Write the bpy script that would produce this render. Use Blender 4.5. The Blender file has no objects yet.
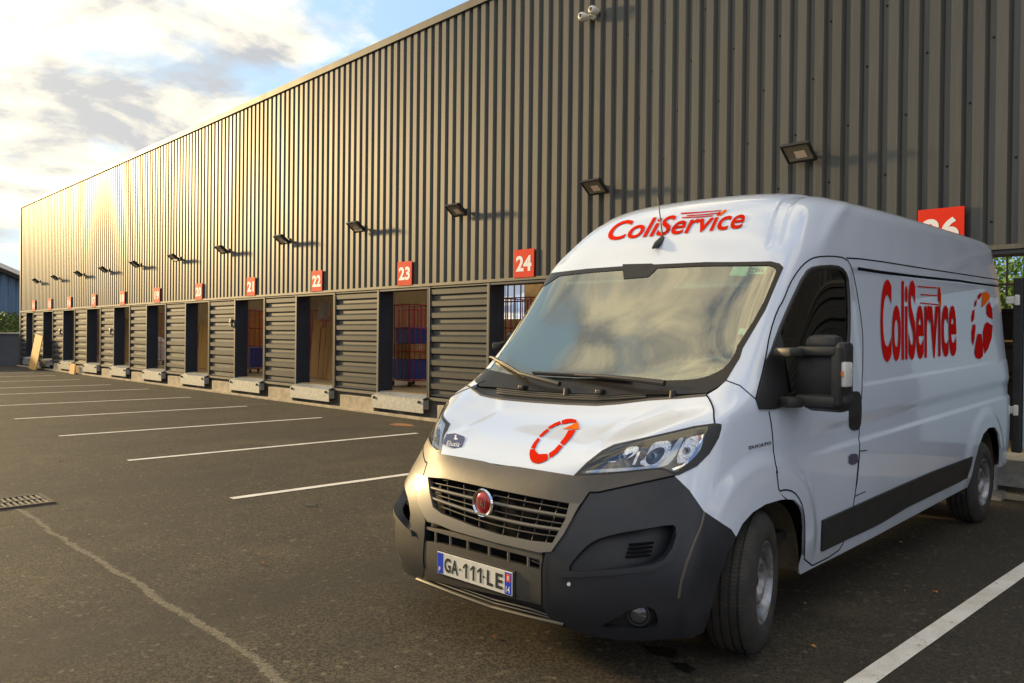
import bpy, bmesh, math, random
import numpy as np
from mathutils import Vector, Matrix
from mathutils.bvhtree import BVHTree
from mathutils.geometry import delaunay_2d_cdt, barycentric_transform
random.seed(7)
R_ = math.radians
scene = bpy.context.scene
COL = scene.collection

# ------------------------------------------------------------------ camera frame
F_PX, CAM_H, CX, CY = 803.8, 1.538, 512.0, 341.5
def cam_axes(v1, v2, f):
    a = np.array([v1[0]-CX, -(v1[1]-CY), -f]); a /= np.linalg.norm(a)
    b = np.array([v2[0]-CX, -(v2[1]-CY), -f]); b -= a*(a@b); b /= np.linalg.norm(b)
    X = -a; Y = b; Z = np.cross(X, Y)
    return np.stack([X, Y, Z], 1)          # world -> camera
RC = cam_axes((-262.2, 328.5), (303.4, 334.5), F_PX)
def px_ray(p):
    d = RC.T @ np.array([p[0]-CX, -(p[1]-CY), -F_PX])
    return Vector(d).normalized()
def px_plane(p, axis, val):
    d = px_ray(p); o = Vector((0, 0, CAM_H)); t = (val-o[axis])/d[axis]
    return o + d*t

# ------------------------------------------------------------------ materials
def new_mat(name):
    m = bpy.data.materials.new(name); m.use_nodes = True
    nt = m.node_tree; b = nt.nodes['Principled BSDF']
    return m, nt, b
def N(nt, typ, **kw):
    n = nt.nodes.new(typ)
    for k, v in kw.items():
        if k.startswith('i_'):
            key = k[2:]
            n.inputs[int(key) if key.isdigit() else key.replace('_', ' ')].default_value = v
        else: setattr(n, k, v)
    return n
def mixcol(nt, a, b, fac):
    m = nt.nodes.new('ShaderNodeMix'); m.data_type = 'RGBA'
    for s, v in ((6, a), (7, b)):
        if hasattr(v, 'links'): nt.links.new(v, m.inputs[s])
        else: m.inputs[s].default_value = (*v, 1)
    if hasattr(fac, 'links'): nt.links.new(fac, m.inputs[0])
    else: m.inputs[0].default_value = fac
    return m.outputs[2]
def ramp(nt, src, p0, p1, c0=(0, 0, 0), c1=(1, 1, 1)):
    r = nt.nodes.new('ShaderNodeValToRGB'); nt.links.new(src, r.inputs[0])
    r.color_ramp.elements[0].position = p0; r.color_ramp.elements[1].position = p1
    r.color_ramp.elements[0].color = (*c0, 1); r.color_ramp.elements[1].color = (*c1, 1)
    return r.outputs[0]
def noise(nt, scale, detail=4, rough=.55, coord='Object', stretch=None):
    tc = nt.nodes.new('ShaderNodeTexCoord'); out = tc.outputs[coord]
    if stretch:
        mp = nt.nodes.new('ShaderNodeMapping'); mp.inputs['Scale'].default_value = stretch
        nt.links.new(out, mp.inputs[0]); out = mp.outputs[0]
    n = nt.nodes.new('ShaderNodeTexNoise'); n.inputs['Scale'].default_value = scale
    n.inputs['Detail'].default_value = detail; n.inputs['Roughness'].default_value = rough
    nt.links.new(out, n.inputs['Vector'])
    return n.outputs['Fac']
def mat(name, col, rough=.5, metal=0.0, var=.0, scale=8, bump=0, bscale=60, coat=0, spec=.5, col2=None, stretch=None, trans=0, alpha=1):
    m, nt, b = new_mat(name)
    b.inputs['Base Color'].default_value = (*col, 1)
    b.inputs['Roughness'].default_value = rough; b.inputs['Metallic'].default_value = metal
    b.inputs['Specular IOR Level'].default_value = spec
    b.inputs['Coat Weight'].default_value = coat; b.inputs['Coat Roughness'].default_value = .04
    b.inputs['Transmission Weight'].default_value = trans
    f = noise(nt, scale, 5, .6, stretch=stretch)
    if var or col2:
        c2 = col2 if col2 else tuple(c*(1-var) for c in col)
        c = mixcol(nt, col, c2, ramp(nt, f, .38, .68)); nt.links.new(c, b.inputs['Base Color'])
    mr = N(nt, 'ShaderNodeMapRange'); nt.links.new(f, mr.inputs[0])
    mr.inputs[3].default_value = max(rough-.06, .02); mr.inputs[4].default_value = min(rough+.08, 1)
    nt.links.new(mr.outputs[0], b.inputs['Roughness'])
    if bump:
        bn = N(nt, 'ShaderNodeBump'); bn.inputs['Strength'].default_value = bump; bn.inputs['Distance'].default_value = .01
        nt.links.new(noise(nt, bscale, 4, .6), bn.inputs['Height']); nt.links.new(bn.outputs[0], b.inputs['Normal'])
    return m

M = {}
# ------------------------------------------------------------------ object helpers
def tag(o, label=None, cat=None, group=None, kind=None):
    if label: o['label'] = label
    if cat: o['category'] = cat
    if group: o['group'] = group
    if kind: o['kind'] = kind
    return o
def empty(name, loc=(0, 0, 0), rot=(0, 0, 0)):
    o = bpy.data.objects.new(name, None); COL.objects.link(o); o.empty_display_size = .2
    o.location = loc; o.rotation_euler = rot
    return o
def link(name, me, mats, parent=None):
    o = bpy.data.objects.new(name, me); COL.objects.link(o)
    for m in (mats if isinstance(mats, (list, tuple)) else [mats]): me.materials.append(m)
    if parent: o.parent = parent
    return o
class MB:
    def __init__(s): s.bm = bmesh.new()
    def box(s, c, d, rot=None, bev=0, mi=0):
        g = bmesh.ops.create_cube(s.bm, size=1)['verts']
        for v in g: v.co = Vector((v.co.x*d[0], v.co.y*d[1], v.co.z*d[2]))
        fs = {f for v in g for f in v.link_faces}
        if bev:
            es = {e for v in g for e in v.link_edges}
            r = bmesh.ops.bevel(s.bm, geom=list(es), offset=bev, segments=2, affect='EDGES', profile=.5)
            g = list({v for f in r['faces'] for v in f.verts} | {v for v in g if v.is_valid})
            fs = {f for v in g for f in v.link_faces}
        for f in fs: f.material_index = mi
        mt = Matrix.Translation(c) @ (rot.to_4x4() if rot else Matrix())
        for v in g: v.co = mt @ v.co
        return s
    def bounds(s, a, b, bev=0, mi=0):
        c = [(a[i]+b[i])/2 for i in range(3)]; d = [abs(b[i]-a[i]) for i in range(3)]
        return s.box(c, d, None, bev, mi)
    def tube(s, pts, r, n=8, mi=0, cap=True):
        pts = [Vector(p) for p in pts]; rs = r if isinstance(r, (list, tuple)) else [r]*len(pts)
        rings = []
        for i, p in enumerate(pts):
            d = (pts[min(i+1, len(pts)-1)]-pts[max(i-1, 0)]).normalized()
            u = d.orthogonal().normalized() if i == 0 else (u - d*u.dot(d)).normalized()
            w = d.cross(u)
            rings.append([s.bm.verts.new(p+(u*math.cos(2*math.pi*k/n)+w*math.sin(2*math.pi*k/n))*rs[i]) for k in range(n)])
        for a, b in zip(rings, rings[1:]):
            for k in range(n):
                f = s.bm.faces.new((a[k], a[(k+1) % n], b[(k+1) % n], b[k])); f.smooth = True; f.material_index = mi
        if cap:
            for q in (rings[0][::-1], rings[-1]):
                f = s.bm.faces.new(q); f.material_index = mi
        return s
    def lathe(s, prof, n=48, axis='Y', c=(0, 0, 0), mi=0):
        """prof: list of (along axis, radius)"""
        rings = []
        for a, r in prof:
            ring = []
            for k in range(n):
                th = 2*math.pi*k/n; x, y = r*math.cos(th), r*math.sin(th)
                v = {'Y': (x, a, y), 'X': (a, x, y), 'Z': (x, y, a)}[axis]
                ring.append(s.bm.verts.new(Vector(v)+Vector(c)))
            rings.append(ring)
        for a, b in zip(rings, rings[1:]):
            for k in range(n):
                f = s.bm.faces.new((a[k], a[(k+1) % n], b[(k+1) % n], b[k])); f.smooth = True; f.material_index = mi
        return s
    def poly(s, pts, mi=0):
        f = s.bm.faces.new([s.bm.verts.new(p) for p in pts]); f.material_index = mi
        return s
    def prism(s, pts, vec, mi=0):
        vec = Vector(vec); a = [s.bm.verts.new(p) for p in pts]; b = [s.bm.verts.new(Vector(p)+vec) for p in pts]
        n = len(a); fs = [s.bm.faces.new(a[::-1]), s.bm.faces.new(b)]
        for k in range(n): fs.append(s.bm.faces.new((a[k], a[(k+1) % n], b[(k+1) % n], b[k])))
        for f in fs: f.material_index = mi
        return s
    def build(s, name, mats, parent=None, smooth=False):
        bmesh.ops.recalc_face_normals(s.bm, faces=s.bm.faces)
        if smooth:
            for f in s.bm.faces: f.smooth = True
        me = bpy.data.meshes.new(name); s.bm.to_mesh(me); s.bm.free()
        if smooth:
            try: me.set_sharp_from_angle(angle=R_(40))
            except Exception: pass
        return link(name, me, mats, parent)

def text_geom(txt, bold=.0, shear=0, spacing=1.0, fine=0):
    cu = bpy.data.curves.new('t', 'FONT'); cu.body = txt; cu.offset = bold; cu.shear = shear; cu.space_character = spacing
    cu.resolution_u = 4
    ob = bpy.data.objects.new('t', cu); COL.objects.link(ob)
    dg = bpy.context.evaluated_depsgraph_get(); dg.update()
    me = bpy.data.meshes.new_from_object(ob.evaluated_get(dg))
    if fine:
        bm = bmesh.new(); bm.from_mesh(me); bmesh.ops.triangulate(bm, faces=bm.faces)
        for _ in range(4):
            es = [e for e in bm.edges if e.calc_length() > fine]
            if not es: break
            bmesh.ops.subdivide_edges(bm, edges=es, cuts=1); bmesh.ops.triangulate(bm, faces=[f for f in bm.faces if len(f.verts) > 3])
        bm.to_mesh(me); bm.free()
    vs = [v.co.copy() for v in me.vertices]; fs = [tuple(p.vertices) for p in me.polygons]
    bpy.data.objects.remove(ob); bpy.data.curves.remove(cu); bpy.data.meshes.remove(me)
    x0 = min(v.x for v in vs); x1 = max(v.x for v in vs); y0 = min(v.y for v in vs); y1 = max(v.y for v in vs)
    return vs, fs, (x0, x1, y0, y1)
def flat_text(name, txt, origin, ux, uy, w, h, mt, parent=None, bold=.02, lift=.004, nrm=None):
    """text filling the w x h rectangle whose lower-left is origin; ux, uy unit vectors"""
    vs, fs, (x0, x1, y0, y1) = text_geom(txt, bold)
    ux, uy, o = Vector(ux), Vector(uy), Vector(origin)
    n = Vector(nrm) if nrm else ux.cross(uy)
    P = [o + ux*((v.x-x0)/(x1-x0)*w) + uy*((v.y-y0)/(y1-y0)*h) + n*lift for v in vs]
    me = bpy.data.meshes.new(name); me.from_pydata(P, [], fs)
    return link(name, me, mt, parent)

# ------------------------------------------------------------------ materials list
def lab_paint():
    m, nt, b = new_mat('van_white_paint')
    f = noise(nt, 2.2, 6, .65); f2 = noise(nt, 26, 4, .7)
    dirt = ramp(nt, f2, .60, .80)
    tc = N(nt, 'ShaderNodeTexCoord'); sp = N(nt, 'ShaderNodeSeparateXYZ'); nt.links.new(tc.outputs['Object'], sp.inputs[0])
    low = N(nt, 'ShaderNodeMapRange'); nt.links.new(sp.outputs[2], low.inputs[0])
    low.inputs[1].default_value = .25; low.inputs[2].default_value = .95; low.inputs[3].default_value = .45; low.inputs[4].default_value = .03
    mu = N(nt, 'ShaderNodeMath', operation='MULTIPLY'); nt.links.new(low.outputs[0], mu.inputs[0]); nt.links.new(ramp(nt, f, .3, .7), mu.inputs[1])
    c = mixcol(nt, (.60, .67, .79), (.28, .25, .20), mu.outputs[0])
    c = mixcol(nt, c, (.55, .52, .46), mixcolfac(nt, dirt, .18))
    nt.links.new(c, b.inputs['Base Color'])
    b.inputs['Roughness'].default_value = .32; b.inputs['Coat Weight'].default_value = 1; b.inputs['Coat Roughness'].default_value = .05
    return m
def mixcolfac(nt, src, k):
    mu = N(nt, 'ShaderNodeMath', operation='MULTIPLY'); nt.links.new(src, mu.inputs[0]); mu.inputs[1].default_value = k
    return mu.outputs[0]
def glass_mat(name, tint=(.75, .85, .80), refl=.35, gcol=(1, 1, 1)):
    m = bpy.data.materials.new(name); m.use_nodes = True; nt = m.node_tree; nt.nodes.clear()
    out = N(nt, 'ShaderNodeOutputMaterial'); tr = N(nt, 'ShaderNodeBsdfTransparent'); gl = N(nt, 'ShaderNodeBsdfGlossy')
    tr.inputs[0].default_value = (*tint, 1); gl.inputs[0].default_value = (*gcol, 1); gl.inputs['Roughness'].default_value = .015
    fr = N(nt, 'ShaderNodeFresnel', i_IOR=1.52)
    mr = N(nt, 'ShaderNodeMapRange'); nt.links.new(fr.outputs[0], mr.inputs[0]); mr.inputs[3].default_value = refl; mr.inputs[4].default_value = 1
    mr.inputs[1].default_value = 0.04
    mx = N(nt, 'ShaderNodeMixShader'); nt.links.new(mr.outputs[0], mx.inputs[0]); nt.links.new(tr.outputs[0], mx.inputs[1]); nt.links.new(gl.outputs[0], mx.inputs[2])
    nt.links.new(mx.outputs[0], out.inputs[0])
    return m
def asphalt_mat():
    m, nt, b = new_mat('asphalt')
    big = noise(nt, .30, 5, .6); mid = noise(nt, 1.9, 6, .65); fine = noise(nt, 210, 2, .6)
    tc = nt.nodes.new('ShaderNodeTexCoord')
    def cells(sc):
        vo = N(nt, 'ShaderNodeTexVoronoi'); vo.inputs['Scale'].default_value = sc; nt.links.new(tc.outputs['Object'], vo.inputs['Vector'])
        sp = N(nt, 'ShaderNodeSeparateColor'); nt.links.new(vo.outputs['Color'], sp.inputs[0]); return sp.outputs[0], vo.outputs['Distance']
    g1, d1 = cells(100); g2, _ = cells(41)
    c = mixcol(nt, (.058, .048, .032), (.096, .078, .048), ramp(nt, big, .34, .66))
    c = mixcol(nt, c, (.034, .030, .025), mixcolfac(nt, ramp(nt, mid, .46, .70), .75))
    c = mixcol(nt, c, (.165, .138, .092), mixcolfac(nt, ramp(nt, g1, .50, .90), .95))
    c = mixcol(nt, c, (.010, .010, .009), mixcolfac(nt, ramp(nt, g1, .46, .10), .85))
    c = mixcol(nt, c, (.24, .21, .15), mixcolfac(nt, ramp(nt, g2, .965, .99), .4))
    c = mixcol(nt, c, (.014, .013, .012), mixcolfac(nt, ramp(nt, fine, .55, .70), .5))
    lane = noise(nt, .55, 5, .6, stretch=(1, .16, 1)); c = mixcol(nt, c, (.030, .027, .022), mixcolfac(nt, ramp(nt, lane, .50, .66), .55))
    lite = noise(nt, .8, 6, .7); c = mixcol(nt, c, (.150, .122, .078), mixcolfac(nt, ramp(nt, lite, .55, .75), .35))
    spot = noise(nt, 3.4, 3, .5); c = mixcol(nt, c, (.014, .013, .012), mixcolfac(nt, ramp(nt, spot, .68, .76), .6))
    nt.links.new(c, b.inputs['Base Color'])
    b.inputs['Roughness'].default_value = .80; b.inputs['Specular IOR Level'].default_value = .35
    bn = N(nt, 'ShaderNodeBump'); bn.inputs['Strength'].default_value = .8; bn.inputs['Distance'].default_value = .006
    nt.links.new(g1, bn.inputs['Height']); nt.links.new(bn.outputs[0], b.inputs['Normal'])
    return m
def paint_line_mat():
    m, nt, b = new_mat('line_paint')
    f = noise(nt, 160, 4, .8); g = noise(nt, 5, 4, .6)
    c = mixcol(nt, (.78, .76, .70), (.62, .58, .50), ramp(nt, g, .4, .7))
    c = mixcol(nt, c, (.16, .14, .11), mixcolfac(nt, ramp(nt, f, .56, .66), .75))
    wr = noise(nt, 14, 5, .75); c = mixcol(nt, c, (.13, .115, .09), mixcolfac(nt, ramp(nt, wr, .60, .70), .8))
    nt.links.new(c, b.inputs['Base Color']); b.inputs['Roughness'].default_value = .7
    return m
def cladding_mat(name, col, metal=.35, rough=.38):
    m, nt, b = new_mat(name)
    f = noise(nt, 1.2, 5, .6, stretch=(1.6, 1, .12)); g = noise(nt, 30, 3, .6, stretch=(1, 1, .05))
    c = mixcol(nt, col, tuple(x*.72 for x in col), ramp(nt, f, .35, .7))
    c = mixcol(nt, c, tuple(min(1, x*1.45) for x in col), mixcolfac(nt, ramp(nt, g, .5, .8), .45))
    st_ = noise(nt, 9, 4, .7, stretch=(1, 1, .03)); c = mixcol(nt, c, tuple(x*.55 for x in col), mixcolfac(nt, ramp(nt, st_, .55, .70), .5))
    nt.links.new(c, b.inputs['Base Color']); b.inputs['Metallic'].default_value = metal
    mr = N(nt, 'ShaderNodeMapRange'); nt.links.new(f, mr.inputs[0]); mr.inputs[3].default_value = rough-.06; mr.inputs[4].default_value = rough+.1
    nt.links.new(mr.outputs[0], b.inputs['Roughness'])
    return m
M['paint'] = lab_paint()
M['ws_glass'] = glass_mat('windscreen_glass', (.72, .88, .72), .27, (1, .98, .84))
M['side_glass'] = glass_mat('side_window_glass', (.16, .26, .17), .12)
M['lens'] = glass_mat('lamp_lens', (.92, .95, 1), .08)
M['asphalt'] = asphalt_mat()
M['line'] = paint_line_mat()
M['clad'] = cladding_mat('cladding_metal', (.078, .079, .074), .35, .46)
M['louvre'] = cladding_mat('louvre_metal', (.056, .059, .058), .35, .45)
M['flash'] = cladding_mat('flashing_metal', (.115, .11, .092), .25, .5)
M['jamb'] = mat('jamb_shaded_sheet', (.018, .026, .045), .5, .2, var=.3, scale=3)  # navy-black puts the unlit shade of the reveals into the colour
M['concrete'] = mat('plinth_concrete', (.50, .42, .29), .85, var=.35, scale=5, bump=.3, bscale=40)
M['concrete_shaded'] = mat('recess_shaded_concrete', (.14, .13, .11), .9, var=.4, scale=4)  # darker concrete, with the overhang's shadow put into the colour
M['galv'] = mat('galvanised_steel', (.48, .49, .47), .42, .55, var=.35, scale=14)
M['black'] = mat('black_plastic', (.016, .016, .017), .48, var=.3, scale=12)
M['trim'] = mat('bumper_plastic', (.088, .078, .064), .42, var=.22, scale=9, bump=.12, bscale=260, spec=.45)
M['trim_low'] = mat('lower_bumper_plastic', (.048, .044, .038), .48, var=.25, scale=9, bump=.12, bscale=260)
M['trim_shaded'] = mat('bumper_shaded_plastic', (.015, .017, .023), .40, var=.25, scale=9, bump=.1, bscale=260)  # same plastic as the bumper, with the corner's shade put into the colour
M['satin'] = mat('satin_grey_trim', (.15, .138, .118), .36, .1, var=.12, scale=12)
M['frit'] = mat('black_glass_border', (.022, .019, .016), .30, var=.3, scale=8, spec=.3)
M['chrome'] = mat('chrome', (.80, .80, .80), .08, 1)
M['rubber'] = mat('tyre_rubber', (.022, .021, .021), .75, var=.45, scale=14, col2=(.045, .041, .034))
M['rim'] = mat('rim_silver', (.36, .38, .42), .38, .6, var=.45, scale=16, col2=(.14, .12, .10))
M['iron'] = mat('dark_iron', (.03, .028, .026), .6, .4, var=.4, scale=20)
M['red_decal'] = mat('red_decal', (.60, .022, .006), .65, var=.08, scale=6, spec=0)
M['red_shaded'] = mat('shaded_red_decal', (.50, .012, .010), .65, var=.08, scale=6, spec=0)  # same lettering red, darkened in colour for the van's shaded side
M['orange_decal'] = mat('orange_decal', (.80, .14, .01), .65, var=.08, scale=6, spec=0)
M['navy_decal'] = mat('navy_decal', (.035, .035, .11), .35, var=.2, scale=30, coat=.5)
M['white_decal'] = mat('white_decal', (.8, .8, .8), .4, var=.05, scale=8)
M['plate'] = mat('plate_white', (.66, .65, .58), .35, var=.12, scale=20)
M['plate_blue'] = mat('plate_blue', (.01, .05, .55), .35, var=.1, scale=20)
M['sign'] = mat('sign_red', (.72, .030, .008), .6, var=.08, scale=4, spec=.2)
M['seat'] = mat('seat_fabric', (.035, .037, .042), .9, var=.4, scale=30)
M['interior'] = mat('cab_lining', (.055, .06, .05), .8, var=.15, scale=5)
M['dash'] = mat('dash_plastic', (.05, .048, .045), .6, var=.2, scale=10)
M['visor'] = mat('visor_vinyl', (.62, .68, .60), .7, var=.08, scale=10)
M['mint'] = mat('sticker_mint', (.45, .85, .72), .5, var=.08, scale=30)
M['amber'] = mat('amber_lens', (.85, .25, .06), .2, var=.1, scale=20)
M['clearlens'] = mat('clear_lamp_lens', (.75, .75, .72), .12, .1, var=.15, scale=40)
M['drl'] = mat('daylight_strip', (.62, .72, .80), .15, .1, var=.05, scale=8, coat=1)
M['floor_in'] = mat('warehouse_floor', (.42, .30, .14), .35, var=.3, scale=2)
M['wall_in'] = mat('warehouse_lining', (.34, .23, .10), .8, var=.25, scale=1.5)
M['steel_red'] = mat('red_cage_steel', (.42, .02, .02), .45, .2, var=.25, scale=20)
M['card'] = mat('cardboard', (.45, .27, .11), .85, var=.25, scale=6)
M['wood'] = mat('timber', (.55, .30, .10), .75, var=.35, scale=4, stretch=(12, 12, 1))
M['wood_light'] = mat('pale_board', (.66, .36, .09), .7, var=.3, scale=4, stretch=(8, 8, 1))
M['blue_box'] = mat('blue_plastic', (.02, .06, .28), .45, var=.2, scale=6)
M['cloth'] = mat('pale_sheet', (.62, .56, .48), .85, var=.2, scale=9)
M['cream'] = mat('cctv_white', (.72, .70, .64), .35, var=.1, scale=20)
M['blueclad'] = cladding_mat('blue_cladding', (.10, .19, .33), .1, .5)
M['greywall'] = mat('grey_render', (.12, .14, .17), .8, var=.25, scale=.8, bump=.2, bscale=20)
M['leaf'] = mat('hedge_leaf', (.10, .17, .035), .6, col2=(.045, .085, .02), scale=3)
M['bark'] = mat('bark', (.09, .065, .045), .9, var=.3, scale=20)
M['dryleaf'] = mat('dry_leaf', (.52, .20, .05), .7, var=.4, scale=60)
M['gravel'] = mat('pale_grit', (.42, .38, .30), .85, var=.3, scale=60)
M['sealant'] = mat('crack_filler', (.19, .175, .13), .85, col2=(.10, .09, .07), scale=26, bump=.5, bscale=120)
M['gap'] = mat('panel_gap', (.006, .006, .007), .8, spec=.1)
M['tealpaint'] = mat('pale_teal_paint', (.34, .52, .50), .35, var=.1, scale=5, coat=.6)
M['rust'] = mat('rust_stain', (.40, .15, .05), .85, col2=(.14, .09, .05), scale=18)

# ================================================================== THE VAN
# van frame used below: x rearwards from the nose, y to the van's left, z up
VYAW = -.04; vc, vs_ = math.cos(VYAW), math.sin(VYAW)
VT = Vector((-2.937, 2.603, 0))
van = empty('delivery_van', VT, (0, 0, math.atan2(-vc, -vs_)))
tag(van, 'white high roof panel van with red lettering, backed up to the warehouse dock', 'van')
def v2w(q): return Vector((VT.x+q[0]*vs_+q[1]*vc, VT.y+q[0]*vc-q[1]*vs_, q[2]))
def w2v_pt(P): d = P-VT; return Vector((vs_*d.x+vc*d.y, vc*d.x-vs_*d.y, P.z))
def w2v_dir(d): return Vector((vs_*d.x+vc*d.y, vc*d.x-vs_*d.y, d.z))
def L(q): return (-q[0], q[1], q[2])       # van frame -> object frame

XS = [1.30, 1.80, 2.30, 3.20, 4.20, 5.20, 5.80, 5.955]       # side stations c7..c14
def side(y, z, rake=.0, zr=0, ins=.07, xs=XS):
    return [(x, y if i < 7 else y-ins, z) for i, x in enumerate(xs)]
G = [
 [(.065,0,.150),(.07,.25,.150),(.085,.45,.152),(.13,.66,.155),(.23,.825,.158),(.36,.92,.16),(.52,.965,.165)] + side(.965,.20),
 [(.01,0,.29),(.015,.25,.29),(.03,.45,.295),(.08,.67,.30),(.185,.845,.305),(.32,.945,.31),(.50,.995,.315)] + side(.995,.32),
 [(.0,0,.42),(.006,.25,.42),(.022,.45,.422),(.07,.67,.425),(.17,.85,.43),(.305,.95,.435),(.50,1.008,.44)] + side(1.010,.45),
 [(.010,0,.56),(.018,.25,.56),(.036,.45,.562),(.085,.67,.57),(.185,.845,.58),(.325,.945,.585),(.52,1.008,.59)] + side(1.020,.60),
 [(.050,0,.72),(.058,.25,.722),(.082,.45,.73),(.14,.66,.74),(.25,.82,.75),(.39,.92,.76),(.58,.99,.765)] + side(1.025,.77),
 [(.120,0,.865),(.130,.25,.872),(.162,.45,.888),(.228,.62,.905),(.335,.775,.925),(.47,.885,.94),(.66,.975,.95)] + side(1.024,.96),
 [(.335,0,1.008),(.337,.25,1.012),(.342,.45,1.030),(.350,.645,1.062),(.478,.775,1.102),(.605,.892,1.136),(.76,.966,1.145)] + side(1.018,1.14),
 [(.735,0,1.168),(.735,.25,1.172),(.738,.45,1.185),(.745,.66,1.208),(.775,.82,1.235),(.85,.915,1.262),(.98,.968,1.28)] + side(1.006,1.29),
 [(1.055,0,1.555),(1.06,.25,1.555),(1.072,.45,1.555),(1.09,.66,1.56),(1.125,.81,1.565),(1.19,.895,1.575),(1.31,.935,1.585)] + side(.970,1.60,xs=[1.52,1.9,2.3,3.2,4.2,5.2,5.8,5.95]),
 [(1.395,0,1.972),(1.40,.25,1.972),(1.408,.45,1.970),(1.425,.66,1.965),(1.452,.81,1.957),(1.515,.885,1.952),(1.62,.920,1.95)] + side(.938,1.95,xs=[1.76,2.0,2.4,3.2,4.2,5.2,5.8,5.94]),
 [(1.545,0,2.170),(1.55,.25,2.170),(1.565,.45,2.165),(1.595,.66,2.158),(1.645,.785,2.148),(1.725,.855,2.14),(1.83,.892,2.13)] + side(.912,2.13,xs=[1.93,2.12,2.5,3.2,4.2,5.2,5.78,5.92]),
 [(1.780,0,2.378),(1.79,.25,2.376),(1.81,.45,2.370),(1.85,.62,2.358),(1.905,.735,2.338),(1.98,.805,2.315),(2.07,.850,2.295)] + [(2.16,.88,2.29),(2.3,.88,2.292),(2.6,.885,2.298),(3.3,.89,2.31),(4.2,.89,2.32),(5.2,.89,2.325),(5.75,.88,2.325),(5.89,.81,2.32)],
 [(2.080,0,2.477),(2.09,.22,2.476),(2.11,.40,2.471),(2.15,.55,2.462),(2.21,.66,2.446),(2.28,.735,2.432),(2.35,.780,2.420)] + [(2.43,.815,2.415),(2.55,.815,2.418),(2.8,.818,2.425),(3.4,.825,2.438),(4.3,.83,2.448),(5.2,.83,2.455),(5.7,.82,2.455),(5.83,.75,2.445)],
 [(2.45,0,2.500),(2.46,.17,2.499),(2.48,.30,2.497),(2.51,.40,2.494),(2.55,.47,2.490),(2.60,.50,2.487),(2.66,.51,2.485)] + [(2.74,.52,2.485),(2.84,.52,2.488),(3.0,.52,2.494),(3.5,.52,2.505),(4.3,.52,2.514),(5.2,.52,2.52),(5.65,.52,2.52),(5.77,.50,2.515)],
 [(2.75,0,2.503),(2.76,0,2.503),(2.77,0,2.503),(2.785,0,2.503),(2.80,0,2.503),(2.82,0,2.503),(2.84,0,2.503)] + [(2.88,0,2.505),(2.95,0,2.507),(3.1,0,2.512),(3.6,0,2.524),(4.4,0,2.534),(5.2,0,2.54),(5.62,0,2.54),(5.75,0,2.537)],
]
NR, NC = len(G), len(G[0])                      # rows (t), columns (s)
Gp = np.zeros((NR, 2*NC-1, 3))
for i in range(NR):
    for j in range(NC):
        x, y, z = G[i][j]; Gp[i, NC-1+j] = (x, y, z); Gp[i, NC-1-j] = (x, -y, z)
def spline_second(n):
    A = np.zeros((n, n)); B = np.zeros((n, n)); A[0, 0] = A[-1, -1] = 1
    for i in range(1, n-1):
        A[i, i-1:i+2] = (1, 4, 1); B[i, i-1:i+2] = (6, -12, 6)
    return np.linalg.solve(A, B)
def basis(u, n, M2):
    u = np.clip(np.asarray(u, float), 0, n-1); k = np.minimum(u.astype(int), n-2); f = u-k
    I = np.eye(n); a = (1-f)[:, None]; b = f[:, None]
    return a*I[k]+b*I[k+1] + ((a**3-a)*M2[k]+(b**3-b)*M2[k+1])/6
MS, MT = spline_second(2*NC-1), spline_second(NR)
def E_raw(s, t):
    s = np.atleast_1d(s); t = np.atleast_1d(t)
    return np.einsum('nj,nji->ni', basis(s+NC-1, 2*NC-1, MS), np.einsum('nr,rji->nji', basis(t, NR, MT), Gp))
def sstep(a, b, x): u = np.clip((x-a)/(b-a), 0, 1); return u*u*(3-2*u)
AX1, AX2, WZ = .965, 4.983, .345               # axle positions, wheel centre height
def relief(P):
    x, y, z = P[:, 0], np.abs(P[:, 1]), P[:, 2]
    sd = sstep(.88, .93, y)*sstep(1.0, 1.5, x)
    zz = z-.028*(np.minimum(x, 6)-2.35)
    body = sstep(2.18, 2.30, x)*sstep(5.95, 5.8, x)
    o = -.012*sstep(1.262, 1.286, zz)*sstep(1.99, 1.95, zz)*body*sd
    band = sstep(.93, .965, zz)*sstep(1.115, 1.03, zz)
    o += -.017*band*sd*sstep(1.25, 1.9, x)
    for ax, w in ((AX1, 1), (AX2, 1)):
        r = np.hypot(x-ax, (z-WZ)*1.0)
        o += .020*w*sstep(.66, .565, r)*sstep(.8, .95, y)*sstep(.30, .5, z)*sstep(.45, .7, x)
    yc = .40+.55*(x-.52)**2+.9*np.maximum(x-.60, 0)
    o += -.010*sstep(0, .09, y-yc)*sstep(.40, .16, y-yc)*sstep(.20, .34, x)*sstep(.82, .72, x)
    yb = .80-.32*(z-1.98); dd = np.abs(y-yb)
    o += -.016*sstep(.045, .018, dd)*sstep(2.02, 2.12, z)*sstep(3.2, 2.7, x)
    return o
NSIGN = 1.0
def _nrm(fn, s, t, h=.02):
    s1, s2 = np.clip(s-h, -(NC-1), NC-1), np.clip(s+h, -(NC-1), NC-1); t1, t2 = np.clip(t-h, 0, NR-1), np.clip(t+h, 0, NR-1)
    n = np.cross(fn(s2, t)-fn(s1, t), fn(s, t2)-fn(s, t1))
    return NSIGN*n/np.maximum(np.linalg.norm(n, axis=1, keepdims=True), 1e-9)
NSIGN = 1.0 if _nrm(E_raw, np.array([0.]), np.array([3.]))[0][0] < 0 else -1.0
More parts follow.
